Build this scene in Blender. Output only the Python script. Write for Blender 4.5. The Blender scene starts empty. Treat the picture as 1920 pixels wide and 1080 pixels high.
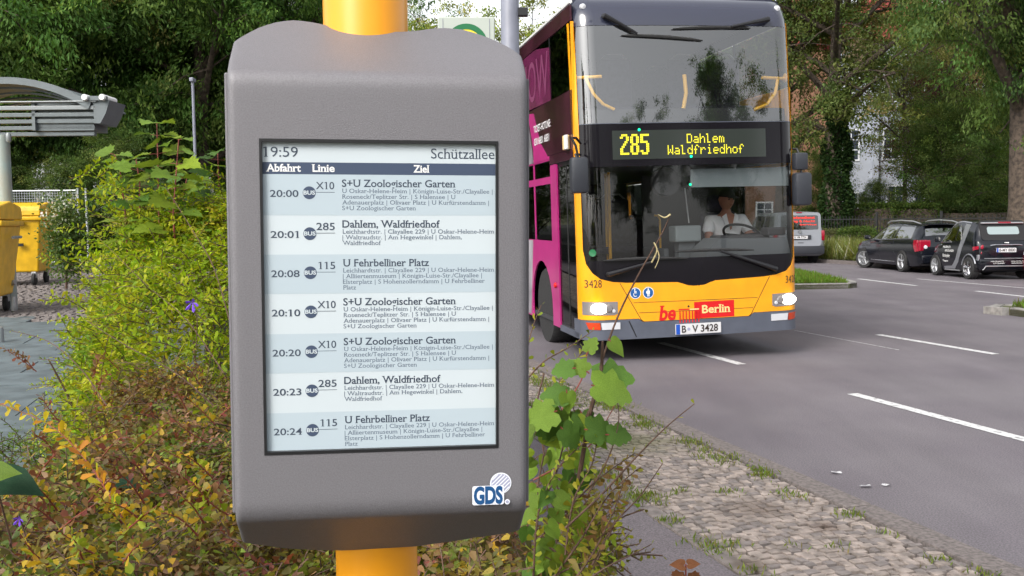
import bpy, bmesh, math, random
import numpy as np
from mathutils import Vector, Matrix
from math import sin, cos, pi, radians, sqrt

# ---------------------------------------------------------------- camera, sky, sun, exposure
sc = bpy.context.scene
COL = sc.collection
cam = bpy.data.cameras.new('camera'); cam_o = bpy.data.objects.new('camera', cam); COL.objects.link(cam_o)
PITCH, ROLL = radians(4.0), radians(0.6)
F = Vector((0, cos(PITCH), -sin(PITCH))); U0 = Vector((0, sin(PITCH), cos(PITCH))); R0 = Vector((1, 0, 0))
Rv = R0*cos(ROLL) - U0*sin(ROLL); Uv = U0*cos(ROLL) + R0*sin(ROLL)
cam_o.matrix_world = Matrix(((Rv.x, Uv.x, -F.x, 0), (Rv.y, Uv.y, -F.y, 0), (Rv.z, Uv.z, -F.z, 1.55), (0, 0, 0, 1)))
cam.sensor_width = 36; cam.lens = 33.75; cam.clip_start = .02; cam.clip_end = 2000
sc.camera = cam_o

w = bpy.data.worlds.new('World'); sc.world = w; w.use_nodes = True
nt = w.node_tree; nt.nodes.clear()
sky = nt.nodes.new('ShaderNodeTexSky'); sky.sky_type = 'NISHITA'; sky.sun_disc = False
SUN_EL, SUN_AZ = radians(40), radians(-142)      # azimuth clockwise from +Y
sky.sun_elevation = SUN_EL; sky.sun_rotation = SUN_AZ; sky.dust_density = 3.0; sky.air_density = 1.2
hs = nt.nodes.new('ShaderNodeHueSaturation'); hs.inputs['Saturation'].default_value = .16
hs.inputs['Value'].default_value = 1.15
bg = nt.nodes.new('ShaderNodeBackground'); bg.inputs['Strength'].default_value = .14
wo = nt.nodes.new('ShaderNodeOutputWorld')
nt.links.new(sky.outputs[0], hs.inputs['Color']); nt.links.new(hs.outputs[0], bg.inputs[0]); nt.links.new(bg.outputs[0], wo.inputs[0])
sun = bpy.data.lights.new('sun', 'SUN'); sun.energy = 1.35; sun.angle = radians(24); sun.color = (1, .93, .82)
sun_o = bpy.data.objects.new('sun', sun); COL.objects.link(sun_o)
sd = Vector((sin(SUN_AZ)*cos(SUN_EL), cos(SUN_AZ)*cos(SUN_EL), sin(SUN_EL)))
sun_o.rotation_euler = sd.to_track_quat('Z', 'Y').to_euler(); sun_o.location = sd*60
sc.view_settings.view_transform = 'Standard'; sc.view_settings.look = 'None'
sc.view_settings.exposure = 1.0; sc.view_settings.gamma = 1; sc.view_settings.use_curve_mapping = False
sc.cycles.transparent_max_bounces = 12; sc.cycles.max_bounces = 6; sc.cycles.use_denoising = True
rng = np.random.default_rng(7); random.seed(7)

# ---------------------------------------------------------------- helpers
def tag(o, label=None, cat=None, group=None, kind=None):
    if label: o['label'] = label
    if cat: o['category'] = cat
    if group: o['group'] = group
    if kind: o['kind'] = kind
    return o
def empty(name, loc=(0, 0, 0), rz=0, label=None, cat=None, group=None, mat=None):
    o = bpy.data.objects.new(name, None); COL.objects.link(o); o.empty_display_size = .2
    if mat is not None: o.matrix_world = mat
    else: o.location = loc; o.rotation_euler = (0, 0, rz)
    return tag(o, label, cat, group)
def link(name, me, parent=None, mat=None):
    o = bpy.data.objects.new(name, me); COL.objects.link(o)
    if mat is not None and not me.materials: me.materials.append(mat)
    if parent: o.parent = parent
    return o
def mesh(name, V, Fc, mat=None, parent=None, smooth=False):
    me = bpy.data.meshes.new(name)
    me.from_pydata([tuple(map(float, v)) for v in V], [], [tuple(map(int, f)) for f in Fc])
    if mat: me.materials.append(mat)
    if smooth: me.polygons.foreach_set('use_smooth', [True]*len(me.polygons))
    me.update()
    return link(name, me, parent)
class MB:
    def __init__(s): s.V = []; s.F = []
    def add(s, V, Fc):
        n = len(s.V); s.V += [tuple(v) for v in V]; s.F += [tuple(i+n for i in f) for f in Fc]; return s
    def box(s, x0, x1, y0, y1, z0, z1, b=0.0):
        if b <= 0:
            V = [(x0,y0,z0),(x1,y0,z0),(x1,y1,z0),(x0,y1,z0),(x0,y0,z1),(x1,y0,z1),(x1,y1,z1),(x0,y1,z1)]
            return s.add(V, [(0,3,2,1),(4,5,6,7),(0,1,5,4),(1,2,6,5),(2,3,7,6),(3,0,4,7)])
        bm = bmesh.new(); bmesh.ops.create_cube(bm, size=1)
        for v in bm.verts: v.co = Vector(((x0+x1)/2+v.co.x*(x1-x0), (y0+y1)/2+v.co.y*(y1-y0), (z0+z1)/2+v.co.z*(z1-z0)))
        bmesh.ops.bevel(bm, geom=bm.edges[:], offset=b, segments=2, affect='EDGES', profile=.5)
        bm.verts.index_update()
        s.add([v.co[:] for v in bm.verts], [[v.index for v in f.verts] for f in bm.faces]); bm.free(); return s
    def tube(s, pts, r, n=8, cap=True):
        pts = [Vector(p) for p in pts]; m = len(pts)
        rs = r if hasattr(r, '__len__') else [r]*m
        up = None; V = []
        for i, p in enumerate(pts):
            d = (pts[min(i+1, m-1)]-pts[max(i-1, 0)])
            d = d.normalized() if d.length > 1e-9 else Vector((0,0,1))
            if up is None: up = d.orthogonal().normalized()
            up = (up-d*up.dot(d)); up = up.normalized() if up.length > 1e-6 else d.orthogonal().normalized()
            q = d.cross(up)
            for k in range(n):
                a = 2*pi*k/n; V.append(p+(up*cos(a)+q*sin(a))*rs[i])
        Fc = [(i*n+k, i*n+(k+1)%n, (i+1)*n+(k+1)%n, (i+1)*n+k) for i in range(m-1) for k in range(n)]
        if cap: Fc += [tuple(range(n-1, -1, -1)), tuple((m-1)*n+k for k in range(n))]
        return s.add(V, Fc)
    def lathe(s, prof, n=24, axis='z', o=(0, 0, 0)):
        V = []
        for r, h in prof:
            for k in range(n):
                a = 2*pi*k/n
                if axis == 'z': V.append((o[0]+r*cos(a), o[1]+r*sin(a), o[2]+h))
                elif axis == 'x': V.append((o[0]+h, o[1]+r*cos(a), o[2]+r*sin(a)))
                else: V.append((o[0]+r*cos(a), o[1]+h, o[2]+r*sin(a)))
        m = len(prof)
        Fc = [(i*n+k, i*n+(k+1)%n, (i+1)*n+(k+1)%n, (i+1)*n+k) for i in range(m-1) for k in range(n)]
        if prof[0][0] > 1e-6: Fc.append(tuple(range(n)))
        if prof[-1][0] > 1e-6: Fc.append(tuple((m-1)*n+k for k in range(n)))
        return s.add(V, Fc)
    def prism(s, poly, a0, a1, f):
        """poly 2-D points, swept from a0 to a1; f(u, v, a) -> xyz"""
        n = len(poly)
        V = [f(u, v, a0) for u, v in poly]+[f(u, v, a1) for u, v in poly]
        return s.add(V, [tuple(range(n-1, -1, -1)), tuple(range(n, 2*n))]+[(i, (i+1)%n, n+(i+1)%n, n+i) for i in range(n)])
    def build(s, name, mat, parent=None, smooth=False, fix=True):
        o = mesh(name, s.V, s.F, mat, parent)
        if fix or smooth:
            bm = bmesh.new(); bm.from_mesh(o.data); bmesh.ops.recalc_face_normals(bm, faces=bm.faces[:])
            bm.to_mesh(o.data); bm.free()
        if smooth: smooth_by_angle(o.data, 40)
        return o
def smooth_by_angle(me, deg):
    me.polygons.foreach_set('use_smooth', [True]*len(me.polygons))
    me.set_sharp_from_angle(angle=radians(deg))
def bez(p0, p1, p2, n=8):
    p0, p1, p2 = Vector(p0), Vector(p1), Vector(p2)
    return [(p0*(1-t)**2+p1*2*t*(1-t)+p2*t*t) for t in [i/n for i in range(n+1)]]
def arc2(cx, cy, r, a0, a1, n=8):
    return [(cx+r*cos(radians(a0+(a1-a0)*i/n)), cy+r*sin(radians(a0+(a1-a0)*i/n))) for i in range(n+1)]
def rrect(x0, x1, z0, z1, r, n=5):
    return arc2(x0+r, z0+r, r, 180, 270, n)+arc2(x1-r, z0+r, r, 270, 360, n)+arc2(x1-r, z1-r, r, 0, 90, n)+arc2(x0+r, z1-r, r, 90, 180, n)

# ---------------------------------------------------------------- materials
def mat(name, col, rough=.5, metal=0, noise=0, scale=20, bump=0, bscale=None, emit=None, es=0, coat=0, spec=.5, col2=None, detail=4, lo=.35, hi=.65, vec='Object'):
    m = bpy.data.materials.new(name); m.use_nodes = True; n = m.node_tree; L = n.links
    b = n.nodes['Principled BSDF']
    b.inputs['Base Color'].default_value = (*col, 1); b.inputs['Roughness'].default_value = rough
    b.inputs['Metallic'].default_value = metal; b.inputs['Specular IOR Level'].default_value = spec
    b.inputs['Coat Weight'].default_value = coat; b.inputs['Coat Roughness'].default_value = .08
    if emit: b.inputs['Emission Color'].default_value = (*emit, 1); b.inputs['Emission Strength'].default_value = es
    if noise or col2 or bump:
        tc = n.nodes.new('ShaderNodeTexCoord')
    if noise or col2:
        t = n.nodes.new('ShaderNodeTexNoise'); t.inputs['Scale'].default_value = scale; t.inputs['Detail'].default_value = detail
        L.new(tc.outputs[vec], t.inputs['Vector'])
        r = n.nodes.new('ShaderNodeMapRange'); r.inputs[1].default_value = lo; r.inputs[2].default_value = hi
        L.new(t.outputs[0], r.inputs[0])
        mx = n.nodes.new('ShaderNodeMix'); mx.data_type = 'RGBA'; L.new(r.outputs[0], mx.inputs[0])
        c2 = col2 if col2 else tuple(c*(1-noise) for c in col); c1 = col if col2 else tuple(min(1, c*(1+noise)) for c in col)
        mx.inputs[6].default_value = (*c1, 1); mx.inputs[7].default_value = (*c2, 1); L.new(mx.outputs[2], b.inputs['Base Color'])
        m['mix'] = mx.name
    if bump:
        t2 = n.nodes.new('ShaderNodeTexNoise'); t2.inputs['Scale'].default_value = bscale or scale; t2.inputs['Detail'].default_value = 3
        L.new(tc.outputs[vec], t2.inputs['Vector'])
        bp = n.nodes.new('ShaderNodeBump'); bp.inputs['Strength'].default_value = bump; bp.inputs['Distance'].default_value = .01
        L.new(t2.outputs[0], bp.inputs['Height']); L.new(bp.outputs[0], b.inputs['Normal'])
    return m
def glass(name, tint, refl, rough=.01, body=0, bodycol=(.1, .1, .1)):
    m = bpy.data.materials.new(name); m.use_nodes = True; n = m.node_tree; n.nodes.clear(); L = n.links
    tr = n.nodes.new('ShaderNodeBsdfTransparent'); tr.inputs[0].default_value = (*tint, 1)
    gl = n.nodes.new('ShaderNodeBsdfGlossy'); gl.inputs['Roughness'].default_value = rough
    fr = n.nodes.new('ShaderNodeLayerWeight'); fr.inputs[0].default_value = .25
    mp = n.nodes.new('ShaderNodeMapRange'); mp.inputs[3].default_value = refl; mp.inputs[4].default_value = min(1, refl+.55)
    L.new(fr.outputs['Fresnel'], mp.inputs[0])
    mx = n.nodes.new('ShaderNodeMixShader'); L.new(mp.outputs[0], mx.inputs[0]); L.new(gl.outputs[0], mx.inputs[2])
    if body > 0:
        df = n.nodes.new('ShaderNodeBsdfDiffuse'); df.inputs[0].default_value = (*bodycol, 1)
        m2 = n.nodes.new('ShaderNodeMixShader'); m2.inputs[0].default_value = body
        L.new(tr.outputs[0], m2.inputs[1]); L.new(df.outputs[0], m2.inputs[2]); L.new(m2.outputs[0], mx.inputs[1])
    else: L.new(tr.outputs[0], mx.inputs[1])
    o = n.nodes.new('ShaderNodeOutputMaterial'); L.new(mx.outputs[0], o.inputs[0])
    return m
def leafmat(name, trans=.4, rough=.5, spec=.18, mul=1.05):
    m = bpy.data.materials.new(name); m.use_nodes = True; n = m.node_tree; L = n.links
    b = n.nodes['Principled BSDF']; b.inputs['Roughness'].default_value = rough; b.inputs['Specular IOR Level'].default_value = spec
    a = n.nodes.new('ShaderNodeAttribute'); a.attribute_name = 'leafcol'
    L.new(a.outputs['Color'], b.inputs['Base Color'])
    t = n.nodes.new('ShaderNodeBsdfTranslucent')
    sc_ = n.nodes.new('ShaderNodeVectorMath'); sc_.operation = 'MULTIPLY'; sc_.inputs[1].default_value = (1.5*mul, 1.5*mul, .7*mul)
    L.new(a.outputs['Color'], sc_.inputs[0]); L.new(sc_.outputs[0], t.inputs[0])
    mx = n.nodes.new('ShaderNodeMixShader'); mx.inputs[0].default_value = trans
    L.new(b.outputs[0], mx.inputs[1]); L.new(t.outputs[0], mx.inputs[2]); L.new(mx.outputs[0], n.nodes['Material Output'].inputs[0])
    return m

M = {}
M['leaf'] = leafmat('leaf'); M['leaf_far'] = leafmat('leaf_far', .36, .6, .1)
M['bark'] = mat('bark', (.07, .052, .04), .9, noise=.5, scale=9, bump=.6, bscale=25)
M['twig'] = mat('twig', (.09, .05, .035), .8, noise=.3, scale=60)
M['redtwig'] = mat('red_twig', (.2, .04, .03), .6)
M['black'] = mat('black_trim', (.012, .012, .014), .35)
M['rubber'] = mat('rubber', (.02, .02, .021), .85, noise=.3, scale=30)
M['white'] = mat('white_print', (.75, .75, .75), .5)
M['ink'] = mat('dark_print', (.035, .05, .08), .5)
M['chrome'] = mat('chrome', (.7, .7, .72), .18, 1)
M['steel'] = mat('steel', (.35, .36, .37), .45, .6, noise=.15, scale=15)

# text ---------------------------------------------------------------
def text_mesh(s, serif=False, bold=0.0, ones=False):
    cu = bpy.data.curves.new('t', 'FONT'); cu.body = s; cu.size = 1; cu.offset = bold; cu.resolution_u = 4
    o = bpy.data.objects.new('t', cu); COL.objects.link(o)
    dg = bpy.context.evaluated_depsgraph_get(); dg.update()
    me = bpy.data.meshes.new_from_object(o.evaluated_get(dg)); bpy.data.objects.remove(o); bpy.data.curves.remove(cu)
    V = [v.co.copy() for v in me.vertices]; Fc = [tuple(p.vertices) for p in me.polygons]
    if serif:
        from collections import defaultdict
        cnt = defaultdict(list)
        for fi, f in enumerate(Fc):
            for i in range(len(f)): cnt[tuple(sorted((f[i], f[(i+1)%len(f)])))].append(fi)
        E = []
        for (a, b), fs in cnt.items():
            if len(fs) != 1: continue
            p, q = V[a], V[b]
            ln = abs(p.x-q.x)
            if abs(p.y-q.y) < .004 and .078+bold < ln < .118+bold*2.2:
                cy = sum(V[i].y for i in Fc[fs[0]])/len(Fc[fs[0]])
                E.append((min(p.x, q.x), max(p.x, q.x), p.y, 1 if cy > p.y else -1))
        t, e = .042+bold*.6, .058
        for x0, x1, y, d in E:
            if y > .28 and y < .43: continue          # bars inside glyphs
            if d == 1 and y > .05: continue
            if d == -1 and y < .43: continue
            if d == -1 and y < .56: xa, xb = x0-e*1.2, x1     # x-height: flag to the left
            else: xa, xb = x0-e, x1+e
            n = len(V)
            if ones and y > .66:
                V += [Vector((x0+.005, y, .002)), Vector((x0-.13, y-.075, .002)), Vector((x0-.13, y-.125, .002)), Vector((x0+.005, y-.085, .002))]; Fc.append((n, n+1, n+2, n+3)); continue
            V += [Vector((xa, y, .002)), Vector((xb, y, .002)), Vector((xb, y+t*d, .002)), Vector((xa, y+t*d, .002))]
            Fc.append((n, n+1, n+2, n+3) if d == 1 else (n+3, n+2, n+1, n))
    bpy.data.meshes.remove(me)
    return V, Fc
CAP = .682
def text(s, name, m, parent, o, xd, yd, width=None, cap=None, align='l', serif=False, bold=0.0, skew=0):
    """o: origin on the baseline; xd, yd: unit vectors of the plane; cap: capital height, width: total width"""
    V, Fc = text_mesh(s, serif, bold, serif and s[0] in '0123456789X' and '1' in s)
    x0 = min(v.x for v in V); x1 = max(v.x for v in V)
    sy = cap/CAP if cap else (width/(x1-x0)); sx = width/(x1-x0) if width else sy
    xd, yd, o = Vector(xd), Vector(yd), Vector(o); nz = xd.cross(yd)
    wd = (x1-x0)*sx; dx = {'l': 0, 'c': -wd/2, 'r': -wd}[align]
    P = [o+xd*((v.x-x0)*sx+dx+skew*v.y*sy)+yd*(v.y*sy)+nz*(v.z*sy) for v in V]
    return mesh(name, P, Fc, m, parent)
def flat(name, pts, m, parent, o, xd, yd, off=0, thick=0):
    xd, yd, o = Vector(xd), Vector(yd), Vector(o); nz = xd.cross(yd)
    P = [o+xd*a+yd*b+nz*off for a, b in pts]
    n = len(P)
    if not thick: return mesh(name, P, [tuple(range(n))], m, parent)
    P2 = [p-nz*thick for p in P]
    return mesh(name, P+P2, [tuple(range(n)), tuple(range(2*n-1, n-1, -1))]+[(i, n+i, n+(i+1)%n, (i+1)%n) for i in range(n)], m, parent)
PIX = {'D':'11110 10001 10001 10001 10001 10001 11110','W':'10001 10001 10001 10101 10101 11011 10001','a':'00000 00000 01110 00001 01111 10001 01111',
 'h':'10000 10000 10110 11001 10001 10001 10001','l':'11000 01000 01000 01000 01000 01000 01110','e':'00000 00000 01110 10001 11111 10000 01110',
 'm':'00000 00000 11010 10101 10101 10101 10101','d':'00001 00001 01101 10011 10001 10001 01111','f':'00110 01001 01000 11100 01000 01000 01000',
 'r':'00000 00000 10110 11001 10000 10000 10000','i':'00100 00000 01100 00100 00100 00100 01110','o':'00000 00000 01110 10001 10001 10001 01110',
 '2':'011110 110011 000011 000110 001100 011000 110000 110000 111111','8':'011110 110011 110011 110011 011110 110011 110011 110011 011110','5':'111111 110000 110000 111110 000011 000011 000011 110011 011110'}
def dots(s, name, m, parent, o, pitch_x, pitch_y, adv, y):
    mb = MB()
    for ci, ch in enumerate(s):
        rows = PIX[ch].split()
        for r, row in enumerate(rows):
            for c, b in enumerate(row):
                if b == '1':
                    x = o[0]+(ci*adv+c)*pitch_x; z = o[1]-r*pitch_y
                    P4 = [(x, z), (x+pitch_x*.86, z), (x+pitch_x*.86, z+pitch_y*.86), (x, z+pitch_y*.86)]; mb.add([(a, y(a, b), b) for a, b in P4], [(0, 1, 2, 3)])
    return tag(mb.build(name, m, parent, fix=False), kind='stuff')

# leaves ---------------------------------------------------------------
LEAF = {'quad': ([(0, 0, 0), (.5, .5, .06), (1, 0, 0), (.5, -.5, .06)], [(0, 3, 2, 1)]),
        'fold': ([(0, 0, 0), (.32, .46, .1), (.75, .36, .08), (1, 0, 0), (.75, -.36, .08), (.32, -.46, .1)], [(0, 5, 4, 3), (0, 3, 2, 1)]),
        'obov': ([(0, 0, 0), (.45, .34, .07), (.8, .46, .08), (1, 0, -.03), (.8, -.46, .08), (.45, -.34, .07)], [(0, 5, 4, 3), (0, 3, 2, 1)])}
def nrm(a): return a/np.maximum(np.linalg.norm(a, axis=-1, keepdims=True), 1e-9)
def leaves_mesh(name, pos, dr, up, L, W, col, shape):
    T, Fs = LEAF[shape]; T = np.array(T); N = len(pos); K = len(T)
    dr = nrm(dr); sd_ = nrm(np.cross(up, dr)); nm = np.cross(dr, sd_)
    V = pos[:, None]+T[None, :, 0, None]*(L[:, None]*dr)[:, None]+T[None, :, 1, None]*(W[:, None]*sd_)[:, None]+T[None, :, 2, None]*(W[:, None]*nm)[:, None]
    V = V.reshape(-1, 3).astype('f4')
    Fs = np.array(Fs); nf = Fs.shape[0]
    idx = (Fs[None]+(np.arange(N)*K)[:, None, None]).reshape(-1, 4)
    me = bpy.data.meshes.new(name); me.vertices.add(len(V)); me.vertices.foreach_set('co', V.ravel())
    me.loops.add(idx.size); me.loops.foreach_set('vertex_index', idx.ravel().astype('i4'))
    me.polygons.add(len(idx)); me.polygons.foreach_set('loop_start', np.arange(0, idx.size, 4, dtype='i4'))
    me.update(calc_edges=True)
    at = me.color_attributes.new('leafcol', 'FLOAT_COLOR', 'POINT')
    c = np.ones((N, K, 4), 'f4'); c[:, :, :3] = col[:, None]; at.data.foreach_set('color', c.ravel())
    return me
def palette(n, cols, weights, jit=.18):
    cols = np.array(cols); k = rng.choice(len(cols), n, p=np.array(weights)/sum(weights))
    return np.clip(cols[k]*(1+rng.normal(0, jit, (n, 1)))*(1+rng.normal(0, .06, (n, 3))), .003, 1)

# places: u runs along the street away from the camera, v across it to the right
UX, UY, VX, VY = -.2957, .9553, .9553, .2957
def Wd(u, v, z=0): return (u*UX+v*VX, u*UY+v*VY, z)
ROAD_RZ = math.atan2(-UX, UY)
# ================================================================ SETTING
M['soil'] = mat('soil', (.045, .035, .025), .95, noise=.5, scale=6, bump=.5, bscale=40)
M['grass_ground'] = mat('grass_ground', (.05, .07, .02), .95, col2=(.09, .08, .04), scale=3, bump=.5, bscale=30)
def asphalt(name, c, c2):
    m = mat(name, c, .82, col2=c2, scale=.9, detail=8, bump=.35, bscale=160)
    n = m.node_tree; L = n.links; b = n.nodes['Principled BSDF']; src = b.inputs['Base Color'].links[0].from_socket
    tc = n.nodes.new('ShaderNodeTexCoord'); t = n.nodes.new('ShaderNodeTexNoise'); t.inputs['Scale'].default_value = 110; t.inputs['Detail'].default_value = 2
    L.new(tc.outputs['Object'], t.inputs['Vector'])
    st = n.nodes.new('ShaderNodeTexNoise'); st.inputs['Scale'].default_value = .35; st.inputs['Detail'].default_value = 9; st.inputs['Roughness'].default_value = .62
    mp_ = n.nodes.new('ShaderNodeMapping'); mp_.inputs['Rotation'].default_value = (0, 0, -.3); mp_.inputs['Scale'].default_value = (3.2, .5, 1); L.new(tc.outputs['Object'], mp_.inputs[0]); L.new(mp_.outputs[0], st.inputs['Vector'])
    sr = n.nodes.new('ShaderNodeMapRange'); sr.inputs[1].default_value = .35; sr.inputs[2].default_value = .65; sr.inputs[3].default_value = .84; sr.inputs[4].default_value = 1.1; L.new(st.outputs[0], sr.inputs[0])
    sv = n.nodes.new('ShaderNodeVectorMath'); sv.operation = 'SCALE'; L.new(src, sv.inputs[0]); L.new(sr.outputs[0], sv.inputs['Scale']); src = sv.outputs[0]
    r = n.nodes.new('ShaderNodeMapRange'); r.inputs[1].default_value = .3; r.inputs[2].default_value = .7; r.inputs[3].default_value = .62; r.inputs[4].default_value = 1.4
    L.new(t.outputs[0], r.inputs[0]); v = n.nodes.new('ShaderNodeVectorMath'); v.operation = 'SCALE'
    L.new(src, v.inputs[0]); L.new(r.outputs[0], v.inputs['Scale']); L.new(v.outputs[0], b.inputs['Base Color'])
    return m
M['asphalt'] = asphalt('asphalt', (.112, .099, .115), (.14, .127, .141))
M['patch'] = asphalt('asphalt_patch', (.13, .125, .13), (.15, .145, .15))
M['path_asphalt'] = asphalt('path_asphalt', (.11, .095, .107), (.135, .12, .135))
M['kerb'] = mat('kerb_granite', (.13, .112, .108), .8, noise=.35, scale=45, bump=.4, bscale=90)
M['stone'] = mat('mosaic_stone', (.225, .19, .172), .8, noise=.38, scale=14, bump=.4, bscale=120)
M['stone2'] = mat('mosaic_stone_grey', (.155, .135, .13), .85, noise=.25, scale=20, bump=.4, bscale=120)
def stain(m, spots):
    n = m.node_tree; L = n.links; b = n.nodes['Principled BSDF']; src = b.inputs['Base Color'].links[0].from_socket
    tc = n.nodes.new('ShaderNodeTexCoord'); ns = n.nodes.new('ShaderNodeTexNoise'); ns.inputs['Scale'].default_value = 7; ns.inputs['Detail'].default_value = 6; L.new(tc.outputs['Object'], ns.inputs['Vector'])
    for x, y, r, col in spots:
        d = n.nodes.new('ShaderNodeVectorMath'); d.operation = 'DISTANCE'; d.inputs[1].default_value = (x, y, .08); L.new(tc.outputs['Object'], d.inputs[0])
        a = n.nodes.new('ShaderNodeMath'); a.operation = 'MULTIPLY_ADD'; a.inputs[1].default_value = r*2.2; L.new(ns.outputs[0], a.inputs[0]); L.new(d.outputs['Value'], a.inputs[2])
        mr = n.nodes.new('ShaderNodeMapRange'); mr.inputs[1].default_value = r*1.15; mr.inputs[2].default_value = r*2.3; mr.inputs[3].default_value = .8; mr.inputs[4].default_value = 0; L.new(a.outputs[0], mr.inputs[0])
        mx = n.nodes.new('ShaderNodeMix'); mx.data_type = 'RGBA'; L.new(mr.outputs[0], mx.inputs[0]); L.new(src, mx.inputs[6]); mx.inputs[7].default_value = (*col, 1); src = mx.outputs[2]
    L.new(src, b.inputs['Base Color'])
for k_ in ('stone', 'stone2'): stain(M[k_], [(1.22, 4.75, .16, (.06, .04, .03)), (1.48, 4.5, .1, (.08, .05, .035)), (.75, 6.3, .4, (.10, .10, .05)), (1.9, 3.7, .12, (.09, .10, .04)), (1.0, 4.0, .1, (.08, .06, .045))])
M['joint'] = mat('joint_sand', (.05, .04, .03), .95, noise=.4, scale=25, col2=(.035, .042, .018))
M['paint'] = mat('road_paint', (.55, .55, .56), .7, scale=22, col2=(.16, .155, .16), lo=.52, hi=.68, detail=8)
M['slab'] = mat('pavement_slab', (.085, .108, .118), .75, noise=.25, scale=5, detail=8, bump=.3, bscale=60)
M['slabjoint'] = mat('slab_joint', (.05, .055, .05), .95, noise=.3, scale=15)

mesh('ground', [(-400, -300, -.06), (400, -300, -.06), (400, 600, -.06), (-400, 600, -.06)], [(0, 1, 2, 3)], M['grass_ground'])['kind'] = 'structure'
farcurb = [(15.6, -10), (15.2, 0), (14.6, 12), (13.55, 22), (12.2, 28), (10.95, 32), (9.4, 37), (5.5, 50), (-3, 75), (-16, 110), (-45, 190)]
near = [Wd(u, 3.18)[:2] for u in (-14, 0, 20, 60, 120, 200)]
poly = near+[(x, y) for x, y in reversed(farcurb)]
bm = bmesh.new(); f = bm.faces.new([bm.verts.new((x, y, 0)) for x, y in poly]); bmesh.ops.triangulate(bm, faces=[f])
me = bpy.data.meshes.new('road'); bm.to_mesh(me); bm.free(); road = link('road', me, None, M['asphalt']); tag(road, kind='structure')
# lane markings, as worn paint sheets
def dash(u0, u1, v, wd=.11, ang=0, name='lane_marking'):
    c, s = cos(radians(ang)), sin(radians(ang)); um = (u0+u1)/2; P = []
    for a, b in ((u0, -wd/2), (u1, -wd/2), (u1, wd/2), (u0, wd/2)):
        du, dv = a-um, b; P.append(Wd(um+du*c-dv*s, v+du*s+dv*c, .004))
    o = mesh(name, P, [(0, 3, 2, 1)], M['paint'], road)
for u0 in (5.15, 8.95, 12.7, 16.5, 20.2, 24, 28): dash(u0, u0+1.95, 5.32)
dash(1.3, 3.2, 5.32)
for u0 in (8.6, 12.55, 16.4, 20.2, 24.1, 4.7): dash(u0, u0+2.0, 8.33)
def dashp(p, q, wd=.12):
    p, q = Vector(p), Vector(q); d = (q-p).normalized(); s = Vector((-d.y, d.x, 0))*wd/2
    mesh('lane_marking', [p-s, q-s, q+s, p+s], [(0, 1, 2, 3)], M['paint'], road)
dashp((8.73, 24.13, .004), (9.08, 21.5, .004)); dashp((9.59, 19.78, .004), (9.9, 17.7, .004)); dashp((8.2, 28.5, .004), (8.5, 26.2, .004))
dashp((3.889, 13.153, .004), (4.5, 11.1, .004), .02)      # crack sealed line
dashp((10.1, 23.9, .004), (11.2, 19.5, .004), .08)
# utility patch of newer asphalt
# median islands with kerb
def island(pts, gname):
    n = len(pts); c = Vector((sum(p[0] for p in pts)/n, sum(p[1] for p in pts)/n, 0))
    isl = mesh(gname, [(x, y, .0) for x, y in pts]+[(c.x+(x-c.x)*1.0, c.y+(y-c.y)*1.0, .1) for x, y in pts], [tuple(range(n, 2*n))]+[(i, (i+1)%n, n+(i+1)%n, n+i) for i in range(n)], M['grass_ground'])
    tag(isl, kind='structure')
    for i in range(n):
        a, b = Vector((*pts[i], 0)), Vector((*pts[(i+1)%n], 0)); ln = (b-a).length
        if ln > 40: continue
        k = max(1, round(ln/1.0)); d = (b-a)/k; s = Vector((-d.y, d.x, 0)).normalized()*.14
        if (a+b-2*c).dot(s) > 0: s = -s
        for j in range(min(k, 14)):
            p = a+d*j+d*.012; q = a+d*(j+1)-d*.012
            o = MB().add([p+Vector((0,0,-.02)), q+Vector((0,0,-.02)), q+s+Vector((0,0,-.02)), p+s+Vector((0,0,-.02)), p+Vector((0,0,.12)), q+Vector((0,0,.12)), q+s+Vector((0,0,.12)), p+s+Vector((0,0,.12))],
                [(0,3,2,1),(4,5,6,7),(0,1,5,4),(1,2,6,5),(2,3,7,6),(3,0,4,7)]).build('kerb_stone', M['kerblight'], isl)
    return isl
M['kerblight'] = mat('kerb_concrete', (.24, .23, .22), .8, noise=.25, scale=12, bump=.3, bscale=60)
isl1 = island([(5.9, 20.72), (7.35, 20.87), (7.62, 21.15), (7.75, 21.7), (7.9, 24.5), (6.9, 32), (2.5, 44), (1.0, 44), (4.0, 30), (5.2, 23)], 'median_island')
isl2 = island([(7.75, 14.9), (7.62, 15.25), (7.9, 15.6), (9.1, 15.0), (11.8, 4), (11.6, -3), (10.4, -3), (8.6, 10)], 'median_island')
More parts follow.
